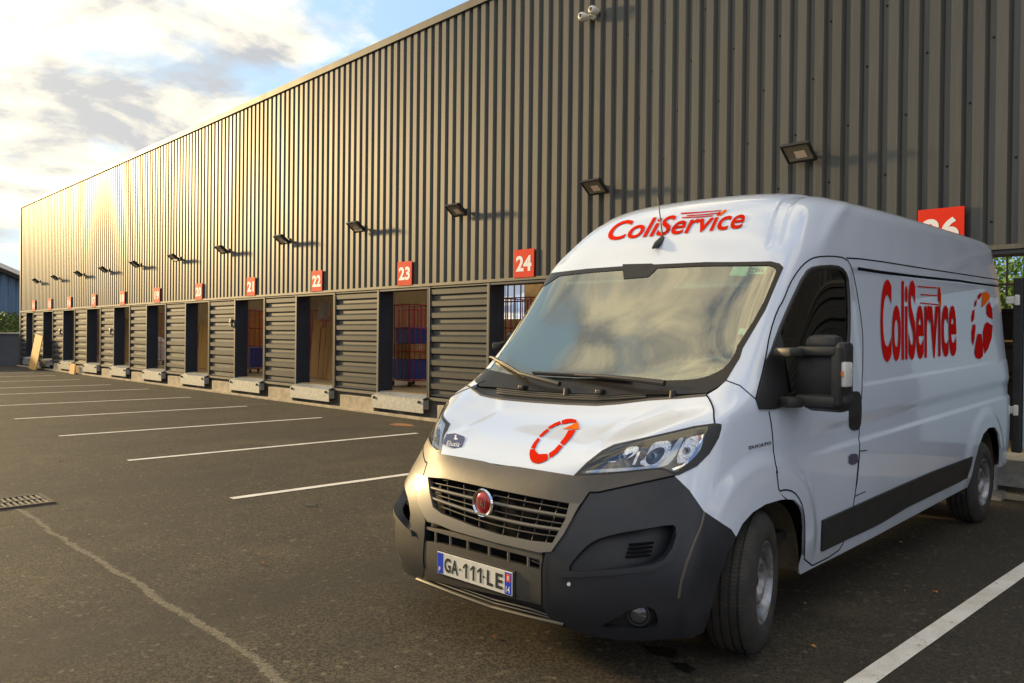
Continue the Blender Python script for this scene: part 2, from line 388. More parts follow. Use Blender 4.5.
def surf(s, t, off=0.0, want_n=False):
    """point of the body surface (s around, t up), pushed out by off along its normal"""
    s = np.atleast_1d(np.asarray(s, float)); t = np.atleast_1d(np.asarray(t, float))
    n0 = _nrm(E_raw, s, t); P0 = E_raw(s, t); P = P0+n0*relief(P0)[:, None]
    if not want_n: return P+n0*off
    def D(a, b):
        p = E_raw(a, b); return p+_nrm(E_raw, a, b)*relief(p)[:, None]
    return P+n0*off, _nrm(D, s, t)
# dense lookup mesh
US = np.linspace(-(NC-1), NC-1, (2*NC-2)*10+1); UT = np.linspace(0, NR-1, (NR-1)*10+1)
SS, TT = np.meshgrid(US, UT); DP = surf(SS.ravel(), TT.ravel()); nS = len(US)
DV = [Vector(p) for p in DP]; DF = []; 
for i in range(len(UT)-1):
    for j in range(nS-1):
        a = i*nS+j; DF += [(a, a+1, a+nS+1), (a, a+nS+1, a+nS)]
BVH = BVHTree.FromPolygons(DV, DF, all_triangles=True)
def st_of(hit, fi):
    a, b, c = DF[fi]
    q = barycentric_transform(hit, DV[a], DV[b], DV[c], *[Vector((SS.flat[k], TT.flat[k], 0)) for k in (a, b, c)])
    return (q.x, q.y)
CAMV = w2v_pt(Vector((0, 0, CAM_H)))
def st_px(p):
    d = w2v_dir(px_ray(p)); h, n, fi, _ = BVH.ray_cast(CAMV, d)
    if h is None:
        best = None                              # just past the silhouette: nearest point to the ray
        for k in range(60):
            q = CAMV+d*(3+k*.12); h2, n2, f2, dd = BVH.find_nearest(q)
            if best is None or dd < best[0]: best = (dd, h2, f2)
        return st_of(best[1], best[2])
    return st_of(h, fi)
def st_side(x, z):                              # (x, z) seen square from the van's left
    h, n, fi, _ = BVH.ray_cast(Vector((x, 3, z)), Vector((0, -1, 0)))
    if h is None: h, n, fi, _ = BVH.find_nearest(Vector((x, 1.0, z)))
    return st_of(h, fi)
def st_near(q):
    h, n, fi, _ = BVH.find_nearest(Vector(q)); return st_of(h, fi)
def P_st(st, off=0):
    return Vector(surf([st[0]], [st[1]], off)[0])

# zoom windows used while tracing: origin and scale
ZW = dict(A=(560,380,5.689), B=(400,400,5.12), C=(390,500,4.88), D=(560,490,3.796), E=(740,250,4.014), F=(690,180,2.847),
          G=(690,400,2.413), H=(390,180,2.846), I=(390,380,2.354), J=(750,440,4.553), K=(740,360,4.881), L=(700,180,5.689),
          M=(840,240,4.875), N=(395,430,3.595), O=(450,330,6.827), P=(590,330,6.827), R=(860,200,3.793), S=(880,380,3.794), U=(560,180,4.267), V=(955,275,6.83), W=(570,410,6.4), p=(0,0,1))
def Z(spec):
    """'A 10,20 30,40 B 5,6' -> list of photo points"""
    out, w = [], 'p'
    for tok in spec.split():
        if tok in ZW: w = tok
        else:
            x, y = tok.split(','); ox, oy, sc = ZW[w]; out.append((ox+float(x)/sc, oy+float(y)/sc))
    return out
def dens(pts, step, closed=True):
    out = []; n = len(pts)
    for i in range(n if closed else n-1):
        a, b = np.array(pts[i], float), np.array(pts[(i+1) % n], float); k = max(1, int(np.ceil(np.linalg.norm(b-a)/step)))
        out += [tuple(a+(b-a)*j/k) for j in range(k)]
    if not closed: out.append(tuple(pts[-1]))
    return out
def smooth_poly(pts, it=1, closed=True):
    for _ in range(it):                          # corner cutting
        q = []; n = len(pts); rng = range(n if closed else n-1)
        for i in rng:
            a, b = np.array(pts[i]), np.array(pts[(i+1) % n]); q += [tuple(a*.75+b*.25), tuple(a*.25+b*.75)]
        pts = q if closed else [pts[0]]+q+[pts[-1]]
    return pts
def OPX(spec, step=3, sm=0, closed=True):
    p = Z(spec)
    if sm: p = smooth_poly(p, sm, closed)
    return [st_px(q) for q in dens(p, step, closed)]
def OSD(pts, step=.05, sm=0, closed=True):
    if sm: pts = smooth_poly(pts, sm, closed)
    return [st_side(*q) for q in dens(pts, step, closed)]
def mirror_st(poly): return [(-s, t) for s, t in reversed(poly)]
def inside(p, poly):
    x, y = p; c = False; n = len(poly); j = n-1
    for i in range(n):
        xi, yi = poly[i]; xj, yj = poly[j]
        if (yi > y) != (yj > y) and x < (xj-xi)*(y-yi)/(yj-yi)+xi: c = not c
        j = i
    return c
def triangulate(outer, holes=(), gs=.1, gt=.1):
    vs, es = [], []
    for poly in [outer]+list(holes):
        q = [poly[0]]
        for p in poly[1:]:
            if abs(p[0]-q[-1][0])+abs(p[1]-q[-1][1]) > 1e-5: q.append(p)
        k = len(vs); vs += [Vector(p) for p in q]; es += [(k+i, k+(i+1) % len(q)) for i in range(len(q))]
    s0, s1 = min(p[0] for p in outer), max(p[0] for p in outer); t0, t1 = min(p[1] for p in outer), max(p[1] for p in outer)
    ns = int((s1-s0)/gs)+2; ntt = int((t1-t0)/gt)+2
    for i in range(ns):
        for j in range(ntt):
            p = (s0+(i+.5*(j % 2)+.13)*gs, t0+(j+.17)*gt)
            if inside(p, outer) and not any(inside(p, h) for h in holes): vs.append(Vector(p))
    r = delaunay_2d_cdt(vs, es, [], 0, 1e-6)
    V = [(v.x, v.y) for v in r[0]]; Fs = []
    for f in r[2]:
        c = (sum(V[k][0] for k in f)/len(f), sum(V[k][1] for k in f)/len(f))
        if inside(c, outer) and not any(inside(c, h) for h in holes): Fs.append(tuple(f))
    return V, Fs
def patch(name, outer, m, holes=(), off=0.0, gs=.12, gt=.12, thick=0, parent=None, both=False, offf=None, rim=0):
    """surface piece following the van body; both -> a mirrored copy of the piece as a mesh of the same object"""
    V, Fs = triangulate(outer, holes, gs, gt)
    s = np.array([v[0] for v in V]); t = np.array([v[1] for v in V])
    o = offf(V) if offf else off
    P, Nn = surf(s, t, 0, True)
    o = np.broadcast_to(np.asarray(o, float), (len(V),))
    P = P+Nn*o[:, None]
    verts = [L(p) for p in P]; nrm = [Vector((-n[0], n[1], n[2])) for n in Nn]
    faces = []
    for f in Fs:
        a, b, c = [Vector(verts[k]) for k in f[:3]]
        if (b-a).cross(c-a).dot(nrm[f[0]]) < 0: f = f[::-1]
        faces.append(f)
    nbase = len(verts)
    if rim:                                      # turned-in edge along outer and holes
        cnt = {}
        for f in faces:
            for i in range(len(f)):
                e = (f[i], f[(i+1) % len(f)]); k = tuple(sorted(e)); cnt.setdefault(k, []).append(e)
        mp = {}
        for k, e in cnt.items():
            if len(e) == 1:
                a, b = e[0]
                for q in (a, b):
                    if q not in mp:
                        mp[q] = len(verts); verts.append(tuple(Vector(verts[q])-nrm[q]*rim)); nrm.append(nrm[q])
                faces.append((b, a, mp[a], mp[b]))
    if both:
        k = len(verts); verts += [(v[0], -v[1], v[2]) for v in verts[:k]]; nrm += [Vector((n.x, -n.y, n.z)) for n in nrm[:k]]
        faces += [tuple(k+q for q in reversed(f)) for f in faces]
    me = bpy.data.meshes.new(name); me.from_pydata([tuple(v) for v in verts], [], faces)
    for p in me.polygons: p.use_smooth = True
    nf = len(Fs)
    if not rim: me.normals_split_custom_set_from_vertices([tuple(n) for n in nrm])
    else:
        me.update(); nl = []
        fn = [p.normal.copy() for p in me.polygons]; per = len(faces)//2 if both else len(faces)
        for p in me.polygons:
            isrim = (p.index % per) >= nf
            for li in p.loop_indices:
                nl.append(tuple(fn[p.index]) if isrim else tuple(nrm[me.loops[li].vertex_index]))
        me.normals_split_custom_set(nl)
    return link(name, me, m, parent or van)
def ribbon(name, st_line, w, m, off=.002, parent=None, both=False, h=0):
    """thin strip following the body along a line given in surface parameters"""
    s = np.array([p[0] for p in st_line]); t = np.array([p[1] for p in st_line]); P, Nn = surf(s, t, off, True)
    vs, fs = [], []
    for i in range(len(P)):
        d = Vector(P[min(i+1, len(P)-1)])-Vector(P[max(i-1, 0)]); n = Vector(Nn[i]); sd = d.cross(n).normalized()*(w/2)
        c = Vector(P[i])
        for q, hh in ((c-sd, -.002), (c-sd*.6, h), (c+sd*.6, h), (c+sd, -.002)): vs.append(L(q+n*hh))
        if i:
            k = 4*i; fs += [(k-4+j, k-3+j, k+1+j, k+j) for j in range(3)]
    if both:
        k = len(vs); fs += [tuple(k+q for q in reversed(f)) for f in fs]; vs += [(v[0], -v[1], v[2]) for v in vs]
    me = bpy.data.meshes.new(name); me.from_pydata([tuple(v) for v in vs], [], fs)
    for p in me.polygons: p.use_smooth = True
    return link(name, me, m, parent or van)
def decal(name, polys, m, off=.004, parent=None, step=2, gs=.06):
    """several photo-traced outlines laid on the body as one sticker"""
    obs = [patch('tmp', OPX(p, step) if isinstance(p, str) else p, m, off=off, gs=gs, gt=gs) for p in polys]
    return join(name, obs, parent)
def join(name, obs, parent=None, m=None):
    vs, fs, mats, mi = [], [], [], []
    for o in obs:
        k = len(vs); mt = o.data.materials[0]
        if mt not in mats: mats.append(mt)
        vs += [tuple(v.co) for v in o.data.vertices]
        for p in o.data.polygons: fs.append(tuple(k+q for q in p.vertices)); mi.append(mats.index(mt))
    me = bpy.data.meshes.new(name); me.from_pydata(vs, [], fs)
    for p, i in zip(me.polygons, mi): p.material_index = i
    par = parent or obs[0].parent
    for o in obs:
        d = o.data; bpy.data.objects.remove(o); bpy.data.meshes.remove(d)
    return link(name, me, m or mats, par)
def quad_map(q, u, v):                            # q: BL, BR, TR, TL
    a = [np.array(p, float) for p in q]
    return tuple(a[0]*(1-u)*(1-v)+a[1]*u*(1-v)+a[2]*u*v+a[3]*(1-u)*v)
def body_text(name, txt, quad, m, bold=.02, off=.0045, parent=None, spacing=1.0, mid=None):
    vs, fs, (x0, x1, y0, y1) = text_geom(txt, bold, 0, spacing, .16)
    q = Z(quad); st = []
    for v in vs: st.append(st_px(quad_map(q, (v.x-x0)/(x1-x0), (v.y-y0)/(y1-y0))))
    P = surf(np.array([a for a, b in st]), np.array([b for a, b in st]), off)
    me = bpy.data.meshes.new(name); me.from_pydata([L(p) for p in P], [], fs)
    return link(name, me, m, parent or van)
def vmesh(name, build, m, parent=None, smooth=False):
    """build(mb) works in the van frame (x rearwards); converted on the way out"""
    mb = MB(); build(mb)
    for v in mb.bm.verts: v.co.x = -v.co.x
    return mb.build(name, m, parent or van, smooth)
def both_sides(fn):
    fn(1); fn(-1)
# ---- traced outlines
seam_px = "p 846,258 M 100,92 200,105 400,137 585,165 p 1003.5,280.5"
arch_f = [(1.14,.738),(1.08,.742),(.94,.740),(.82,.72),(.72,.68),(.66,.63)]
arch_b = [(1.14,.738),(1.24,.722),(1.32,.675),(1.385,.605),(1.425,.50),(1.436,.40),(1.436,.30)]
arch_fb = [(.475,.225),(.50,.34),(.535,.46),(.585,.56),(.66,.63)]
arch_r = [(4.535,.36),(4.545,.42),(4.60,.55),(4.70,.68),(4.83,.77),(5.0,.81),(5.2,.80),(5.33,.73),(5.42,.60),(5.45,.48),(5.46,.42)]
HOODREAR = "O 95,370 150,400 215,445 330,470 560,490 800,505 1000,512 P 200,500 400,475 600,462 795,445"
hood = OPX(HOODREAR+" 820,480 845,540 A 875,210 880,245 760,262 600,300 400,345 310,365 240,400 150,470 75,545 I 300,205 200,190 B 300,305 205,290 200,240 205,180 210,100 235,30 p 449.5,400 451.5,396 O 40,410")
patch('hood', hood, M['paint'], rim=.02, gs=.1, gt=.06)
fender = OPX("P 795,445 870,400 930,345 1024,380 K 75,190 90,240 140,250 155,330 165,480 185,560 J 118,130 125,180 130,235", closed=False) \
    + OSD(arch_f, .03, closed=False) + OPX("D 545,80 490,0 A 650,545 680,540 780,490 850,420 905,330 918,250 880,245 875,210 P 845,540 820,480", closed=False)[:-0 or None]
win = OPX("E 262,95 300,72 390,68 420,85 435,130 440,300 432,430 412,520 330,550 220,580 150,600 115,600 105,560 118,450 150,345 200,225", sm=1)
door = OPX("K 75,190 90,240 140,250 155,330 165,480 185,560 J 118,130 125,180 130,235 160,225 200,235 230,275 245,330 250,400 245,590 395,515 430,460 470,300 478,240 490,170 500,40 K 578,380 592,200 600,0 M 110,430 75,210 p 852,268 846,258 L 750,432 660,437 610,460 560,510 510,590 475,683 E 150,240 120,330 100,450 62,600")
DOORFRONT_UP = "K 75,190 E 62,600 100,450 120,330 150,240 L 475,683 510,590 560,510 610,460 660,437 750,432 p 846,258"
WS_RIGHT_UP = "P 930,345 1024,190 F 150,480 215,370 255,275 266,250 255,238 230,232 120,234 H 900,234 700,243"
WS = "O 160,295 170,350 205,385 300,390 480,408 800,432 P 300,442 600,440 795,430 870,390 930,345 1024,190 F 150,480 215,370 255,275 266,250 255,238 230,232 120,234 H 900,234 700,243 560,253 450,266 436,276 345,395 O 340,10 240,160"
ws = OPX(WS)
panel_l = OPX("J 130,235 160,225 200,235 230,275 245,330 250,400 245,590 395,515 430,460 470,300 478,240 490,170 500,40 K 578,380 592,200 600,0 M 110,430 75,210 p 852,268", closed=False) \
    + OPX(seam_px, closed=False)
t_seam_r = panel_l[-1][1]
panel_l += [(NC-1, t_seam_r-(t_seam_r-2.0)*k/8) for k in range(9)] \
    + OSD([(5.93,.44),(5.7,.42),(5.46,.42)], .05, closed=False) + OSD(arch_r[::-1], .03, closed=False) \
    + OSD([(4.53,.36),(3.5,.332),(2.5,.303),(1.45,.285)], .1, closed=False) + OSD(arch_b[::-1], .03, closed=False)[:-1]
wsr = OPX(WS_RIGHT_UP, closed=False)
roof_half = [p for p in wsr if p[0] > .02]
t_c = roof_half[-1][1]
roof_half += [(0, t_c)] + [(0, t_c+(NR-1-t_c)*k/10) for k in range(1, 11)] + [((NC-1)*k/14, NR-1) for k in range(1, 15)] \
    + [(NC-1, NR-1-(NR-1-t_seam_r)*k/8) for k in range(1, 9)] + OPX(seam_px, closed=False)[::-1][1:] + OPX(DOORFRONT_UP, closed=False)[::-1][1:] \
    + OPX("K 75,190 P 1024,380", closed=False)[1:]

for sd, mir in ((1, lambda q: q), (-1, mirror_st)):
    patch('front_wing', mir(fender), M['paint'], gs=.08, gt=.05, rim=.015)
    d = patch('side_door', mir(door), M['paint'], holes=[mir(win)], gs=.1, gt=.06, rim=.015)
    patch('window_glass', mir(win), M['side_glass'], off=-.006, gs=.15, gt=.1, parent=d)
    ribbon('window_seal', mir(win)+[mir(win)[0]], .030, M['black'], off=.001, h=.005, parent=d)
    hd = patch('door_handle', mir(OPX("K 532,165 545,153 570,152 582,165 588,210 586,300 578,335 560,345 540,340 530,320", 2, sm=1)), M['black'], off=.009, rim=.02, gs=.05, gt=.05, parent=d)
    patch('side_panel', mir(panel_l), M['paint'], gs=.09, gt=.05, rim=.015)
    patch('rubbing_strip', mir(OPX("J 325,365 470,300 683,205 S 200,345 345,290 325,372 100,480 0,540 J 560,392 430,452 320,505")), M['black'], off=.014, rim=.02, gs=.15, gt=.08)
    ribbon('body_seam', mir(OPX(seam_px, closed=False)), .009, M['gap'], off=.003)
    ribbon('roof_groove', mir(OPX("M 85,140 200,158 400,182 585,200 R 420,314 545,330", closed=False)), .020, M['gap'], off=.002)
    ribbon('door_gap', mir(OPX("K 140,250 155,330 165,480 185,560 J 118,130 125,180 130,235 160,225 200,235 230,275 245,330 250,400 245,590 395,515 430,460 470,300 478,240 490,170 500,40 K 578,380 592,200 600,0 M 110,430 75,210 p 852,268 846,258 L 750,432 660,437 610,460 560,510 510,590 475,683 E 150,240 120,330 100,450 62,600 K 75,190", sm=1, closed=False)), .008, M['gap'], off=.003)
    ribbon('fuel_flap_gap', mir(OPX("K 618,440 582,445 560,665 612,642", closed=False)), .006, M['gap'], off=.003)
    ribbon('wing_gap', mir(OPX("P 795,445 820,480 845,540 A 875,210 880,245", sm=1, closed=False)), .008, M['gap'], off=.003)
    ribbon('pillar_gap', mir(OPX("P 930,345 1024,380 K 75,190", closed=False)), .006, M['gap'], off=.003)
patch('roof', roof_half, M['paint'], gs=.11, gt=.09, both=True)
# windscreen
glass = patch('windscreen', ws, M['ws_glass'], off=-.002, gs=.2, gt=.1)
ws_in = OPX("O 238,200 236,265 330,285 420,305 560,330 700,345 P 0,325 280,345 600,345 740,335 850,300 930,250 985,170 1008,110 F 130,480 200,370 240,275 246,255 238,247 220,243 120,245 H 900,245 700,254 560,264 455,277 352,400 O 345,30 255,160", sm=1)
patch('glass_border', ws, M['frit'], holes=[ws_in], off=.0015, gs=.2, gt=.1, parent=glass)
decal('mirror_mount', ["H 662,240 745,238 765,248 735,276 665,282"], M['frit'], off=.0015, parent=glass)
decal('windscreen_sticker', ["L 190,487 280,490 262,545 163,540"], M['mint'], off=-.004, parent=glass)
decal('windscreen_sticker', ["L 300,490 385,490 365,535 275,530"], M['mint'], off=-.004, parent=glass)
decal('sticker_print', ["L 290,500 312,498 308,508 288,510", "L 318,502 345,500 340,522 312,520", "L 350,506 362,506 356,520 346,520", "L 284,516 306,518 302,526 280,524"], M['navy_decal'], off=-.0035, parent=glass)
decal('windscreen_sticker', ["O 300,110 330,95 320,125 290,140"], M['mint'], off=-.004, parent=glass)
decal('windscreen_sticker', ["F 142,420 160,422 154,440 136,437"], M['mint'], off=-.004, parent=glass)
# scuttle
sc = patch('scuttle', OPX(HOODREAR+" 870,400 795,430 600,440 300,442 O 800,432 480,408 300,390 205,385 170,350 160,295"), M['black'], off=-.012, gs=.15, gt=.04)
for yy in (424, 437, 450, 463):
    ribbon('scuttle_rib', OPX(f"O 320,{yy-38} 560,{yy-15} 800,{yy} 1000,{yy+8} P 200,{yy} 380,{yy-12}", closed=False), .008, M['trim'], off=-.008, h=.008, parent=sc)
ribbon('bonnet_seal', OPX(HOODREAR, closed=False), .022, M['trim'], off=.000, h=.004, parent=sc)
for spec in ("O 480,408 500,385 530,410", "P 50,440 75,415 110,442"):
    q = [P_st(st_px(p), .012) for p in Z(spec)]
    vmesh('washer_jet', lambda mb: mb.box(sum(q, Vector())/3, (.05, .045, .03), None, .01), M['black'], sc)
def wiper(arm, blade, piv):
    A = [P_st(p, o) for p, o in zip([st_px(q) for q in Z(arm)], (.030, .045, .050, .04))]
    w = vmesh('wiper', lambda mb: (mb.tube(A, [.007, .011, .014, .016], 8), mb.lathe([(-.02, .002), (-.02, .020), (.018, .016), (.022, .001)], 16, 'Z', P_st(st_px(Z(piv)[0]), .008))), M['black'], smooth=True)
    Bp = [P_st(p, .012) for p in OPX(blade, 6, closed=False)]
    vmesh('wiper_blade', lambda mb: (mb.tube(Bp, .006, 6), mb.tube([P_st(p, .026) for p in OPX(blade, 6, closed=False)], .009, 6)), M['black'], w, True)
wiper("O 365,235 500,330 640,372 770,400", "O 245,165 380,250 515,330", "O 800,425")
wiper("O 870,328 P 120,350 330,378 530,400", "O 580,310 870,325 P 0,326 275,347", "P 570,445")

# ---- bumper
def full(half): return half+[(-s, t) for s, t in reversed(half)]
grille_in = OPX("I 92,229 130,232 250,258 340,276 425,291 415,330 385,384 330,378 260,364 200,345 125,315 105,300 97,265")
hood_front = [p for p in OPX("I 230,197 300,205 A 75,545", closed=False)]
t0 = hood_front[0][1]
top_half = [(0, t0-.01)] + [p for p in hood_front if p[0] > .3] + OPX("A 80,549 300,536 560,511 600,516 650,546 400,600 220,640 I 470,265 440,310 400,370 368,402 355,402 250,376", closed=False)
top_half = [p for p in top_half if p[0] >= 0]; top_half.append((0, top_half[-1][1]))
bump = patch('bumper', full(top_half), M['trim'], holes=[grille_in], off=.004, gs=.08, gt=.06, rim=.03)
gr = patch('grille', OPX("I 88,222 250,252 430,286 420,335 388,392 330,384 200,352 118,318 98,302 90,265"), M['gap'], off=-.09, gs=.15, gt=.1)
patch('grille_frame', OPX("I 62,221 92,229 97,265 105,300 125,315 200,345 260,364 330,378 385,384 415,330 425,291 449,293 412,362 382,404 355,406 250,382 150,354 88,328 70,292"), M['satin'], off=.012, gs=.1, gt=.06, rim=.03, parent=gr)
def gq(u, v):
    p = quad_map(((104,303),(388,384),(425,291),(92,230)), u, 1-v); return (390+p[0]/2.354, 380+(p[1]+15*v*4*u*(1-u))/2.354)
for v, w, o, mt in ((.13,.008,-.022,'trim'),(.32,.018,-.006,'satin'),(.50,.008,-.022,'trim'),(.66,.018,-.006,'satin'),(.83,.008,-.022,'trim')):
    ribbon('grille_bar', [st_px(gq(u, v)) for u in np.linspace(-.01, 1.01, 30)], w, M[mt], off=o, h=.012, parent=gr)
for u in (.10,.22,.34,.54,.66,.78,.90):
    ribbon('grille_fin', [st_px(gq(u, v)) for v in np.linspace(.0, 1, 12)], .005, M['trim_shaded'], off=-.038, h=.012, parent=gr)
# round badge
ce = P_st(st_px(Z("B 434,525")[0]), .0)
bd = vmesh('round_badge', lambda mb: mb.lathe([(.03, .05), (-.012, .070), (-.022, .066), (-.018, .056), (-.012, .055)], 40, 'X', ce), M['chrome'], gr, True)
vmesh('badge_disc', lambda mb: mb.lathe([(-.012, .0555), (-.016, .052), (-.021, .03), (-.023, .0005)], 40, 'X', ce), mat('badge_red', (.40, .008, .02), .2, .3, var=.1, coat=1), bd, True)
flat_text('badge_lettering', 'FIAT', L((ce.x-.024, ce.y-.036, ce.z-.022)), (0, 1, 0), (0, 0, 1), .072, .046, M['chrome'], bd, bold=.0, lift=.001, nrm=(1, 0, 0))

# corner panels
gapline = "A 650,546 400,600 220,640 I 470,265 440,310 400,370 365,402 358,440 358,530"
corner = OPX(gapline+" 372,556 395,577 p 575,631 594,636.5 619,640 645,641 672,638", closed=False) + OSD(arch_fb, .03, closed=False) + OPX("D 650,150 545,80 490,0", closed=False)
corner = [p for p in corner]
intake = OPX("D 28,303 60,255 120,195 200,168 320,148 425,130 440,140 438,165 420,220 390,262 340,285 200,302 60,312", sm=1)
fogp = OPX("D 140,522 200,494 270,452 342,440 366,466 372,505 355,522 250,529", sm=1)
def ring_patch(mir):
    b = patch('bumper_corner', mir(corner), M['trim_shaded'], holes=[mir(intake), mir(fogp)], off=.002, gs=.07, gt=.05, rim=.035)
    k = patch('air_intake', mir(OPX("D 15,315 50,250 115,185 200,158 320,138 435,118 455,140 450,170 430,230 395,275 345,297 200,314 60,325")), M['trim_shaded'], gs=.05, gt=.05, parent=b, offf=lambda V: np.array([-.010-.070*float(sstep(min(abs(q[0]) for q in V)+.1, min(abs(q[0]) for q in V)+1.3, abs(p[0]))) for p in V]))
    for q in range(4):
        yy = 205+q*17
        ribbon('intake_slat', mir(OPX(f"D {262-q*6},{yy} {300},{yy-3} {372-q*4},{yy-8}", closed=False)), .012, M['gap'], off=-.055, h=.006, parent=k)
    patch('intake_lip', mir(OPX("D 18,312 60,312 200,302 340,285 390,262 420,220 438,165 452,160 440,225 408,275 350,302 200,322 60,330 0,330")), M['trim_shaded'], off=.020, gs=.08, gt=.05, rim=.035, parent=b)
    patch('lamp_recess', mir(OPX("D 125,532 200,482 270,440 348,428 378,458 384,512 362,532 250,540")), M['black'], off=-.03, gs=.1, gt=.08, parent=b)
    c = P_st(mir([st_px(Z("D 302,480")[0])])[0], -.022); sgn = 1 if c.y > 0 else -1
    nn = Vector((-.85, .5*sgn, 0)).normalized()
    rot = Vector((0, 0, 1)).rotation_difference(nn).to_matrix().to_4x4(); rot.translation = c
    def fl(mb):
        mb.lathe([(-.02, .050), (.012, .050), (.012, .042), (-.005, .040)], 32, 'Z'); [setattr(v, 'co', rot @ v.co) for v in mb.bm.verts]
    f = vmesh('fog_lamp', fl, M['trim_shaded'], b, True)
    def fl2(mb):
        mb.lathe([(.002, .040), (.010, .028), (.013, .0005)], 32, 'Z'); [setattr(v, 'co', rot @ v.co) for v in mb.bm.verts]
    vmesh('fog_lamp_lens', fl2, mat('fog_glass', (.06, .06, .065), .1, .2, coat=1), f, True)
    ribbon('corner_ridge', mir(OPX("D 548,85 535,140 510,200 480,280 460,350 450,410", closed=False)), .016, M['trim'], off=.001, h=.005, parent=b)
    ribbon('bumper_gap', mir(OPX(gapline, closed=False)), .008, M['gap'], off=.006, parent=b)
    return b
ring_patch(lambda q: q); ring_patch(mirror_st)
decal('stone_chip', ["D 28,352 38,348 42,356 38,365 28,362"], M['white_decal'], off=.004, step=1)
# centre lower panel
cen = OPX("I 78,343 150,358 250,384 358,406 358,530 65,465 66,440")
slots = OPX("C 167,140 300,178 500,232 730,292 730,340 600,305 400,250 250,212 166,198", sm=0)
cp = patch('bumper_centre', cen, M['trim_low'], holes=[slots], off=.000, gs=.08, gt=.05, rim=.03)
patch('slot_backing', OPX("C 155,130 300,168 500,222 745,284 745,352 600,315 400,260 250,222 155,208"), M['gap'], off=-.07, gs=.1, gt=.08, parent=cp)
for xx in (219, 291, 376, 480, 574, 671):
    y0 = 138+(xx-167)*.27; ribbon('slot_bar', OPX(f"C {xx},{y0-3} {xx},{y0+60}", closed=False), .016, M['trim'], off=-.006, h=.004, parent=cp)
for (a, b, c, d) in ((.35,.35,.0,0),(.6,.6,0,0)):
    ribbon('slot_rib', OPX(f"C 680,{280+60*a-20} 728,{292+60*a-10}", closed=False), .006, M['trim'], off=-.02, h=.006, parent=cp)
# number plate
PB = [P_st(st_px(q)) for q in Z("C 243,253 607,345 607,462 243,355")]
px0 = min(p.x for p in PB)-.012; ya, yb = PB[0].y, PB[1].y; zt, zb = (PB[0].z+PB[1].z)/2, (PB[2].z+PB[3].z)/2
ym = (ya+yb)/2; hw = (yb-ya)/2
pl = vmesh('number_plate', lambda mb: mb.bounds((px0-.004, ya, zb), (px0+.004, yb, zt), .002), M['plate'])
vmesh('plate_holder', lambda mb: mb.bounds((px0+.005, ya-.01, zb-.01), (px0+.05, yb+.01, zt+.008), .002), M['black'], pl)
bw = hw*.155
for nm, y0, y1 in (('plate_band', ya+.004, ya+.004+bw), ('plate_band', yb-.004-bw, yb-.004)):
    vmesh(nm, lambda mb: mb.bounds((px0-.006, y0, zb+.004), (px0-.0045, y1, zt-.004)), M['plate_blue'], pl)
X0 = -(px0-.007)
tx0, tw = ya+bw+.016, (yb-ya)-2*bw-.030; th0, th1 = zb+(zt-zb)*.16, zb+(zt-zb)*.82
for ch, a, b in (('G', .0, .115), ('A', .125, .245), ('L', .735, .835), ('E', .875, .99)):
    flat_text('plate_text', ch, (X0-.002, tx0+tw*a, th0), (0, 1, 0), (0, 0, 1), tw*(b-a), th1-th0, M['black'], pl, bold=.03, lift=.001, nrm=(1, 0, 0))
for a in (.33, .455, .575):
    me = bpy.data.meshes.new('plate_text'); y0, wq, hq = tx0+tw*a, tw*.08, th1-th0
    me.from_pydata([(X0, y0+wq*u, th0+hq*k) for u, k in ((.55, 0), (.95, 0), (.95, 1), (.62, 1), (0, .74), (.12, .60), (.55, .78))], [], [(0, 1, 2, 3, 6), (3, 4, 5, 6)]); link('plate_text', me, M['black'], pl)
for a in (.268, .675):
    me = bpy.data.meshes.new('plate_text'); y0 = tx0+tw*a; me.from_pydata([(X0, y0+q*tw*.028, th0+(th1-th0)*k) for q, k in ((0, .40), (1, .40), (1, .54), (0, .54))], [], [(0, 1, 2, 3)]); link('plate_text', me, M['black'], pl)
flat_text('band_text', 'F', (X0, ya+.4*bw, zb+.014), (0, 1, 0), (0, 0, 1), bw*.35, .022, M['white_decal'], pl, bold=.01, lift=.001, nrm=(1, 0, 0))
flat_text('band_text', '14', (X0, yb-bw*.85, zb+.012), (0, 1, 0), (0, 0, 1), bw*.6, .032, M['white_decal'], pl, bold=.01, lift=.001, nrm=(1, 0, 0))
vmesh('region_mark', lambda mb: mb.bounds((px0-.0075, yb-bw*.82, zt-(zt-zb)*.42), (px0-.0062, yb-bw*.2, zt-.01)), M['orange_decal'], pl)
vmesh('region_mark', lambda mb: mb.bounds((px0-.0085, yb-bw*.62, zt-(zt-zb)*.34), (px0-.0076, yb-bw*.4, zt-.02)), M['plate'], pl)
# lower lip
low = OPX("I 65,465 358,530 372,556 395,577 340,568 200,525 100,490 72,476")
lp = patch('lower_lip', low, M['black'], off=-.03, gs=.1, gt=.05)
for k, (o, mt) in enumerate(((.004, 'trim_low'), (-.012, 'trim_shaded'), (-.015, 'trim_shaded'))):
    dy = -k*14
    ribbon('lip_bar', OPX(f"C 135,{383+dy} 320,{455+dy} 500,{520+dy} 680,{566+dy} {850-k*30},{605+dy}", closed=False), (.015, .008, .008)[k], M[mt], off=o, h=.010, parent=lp)

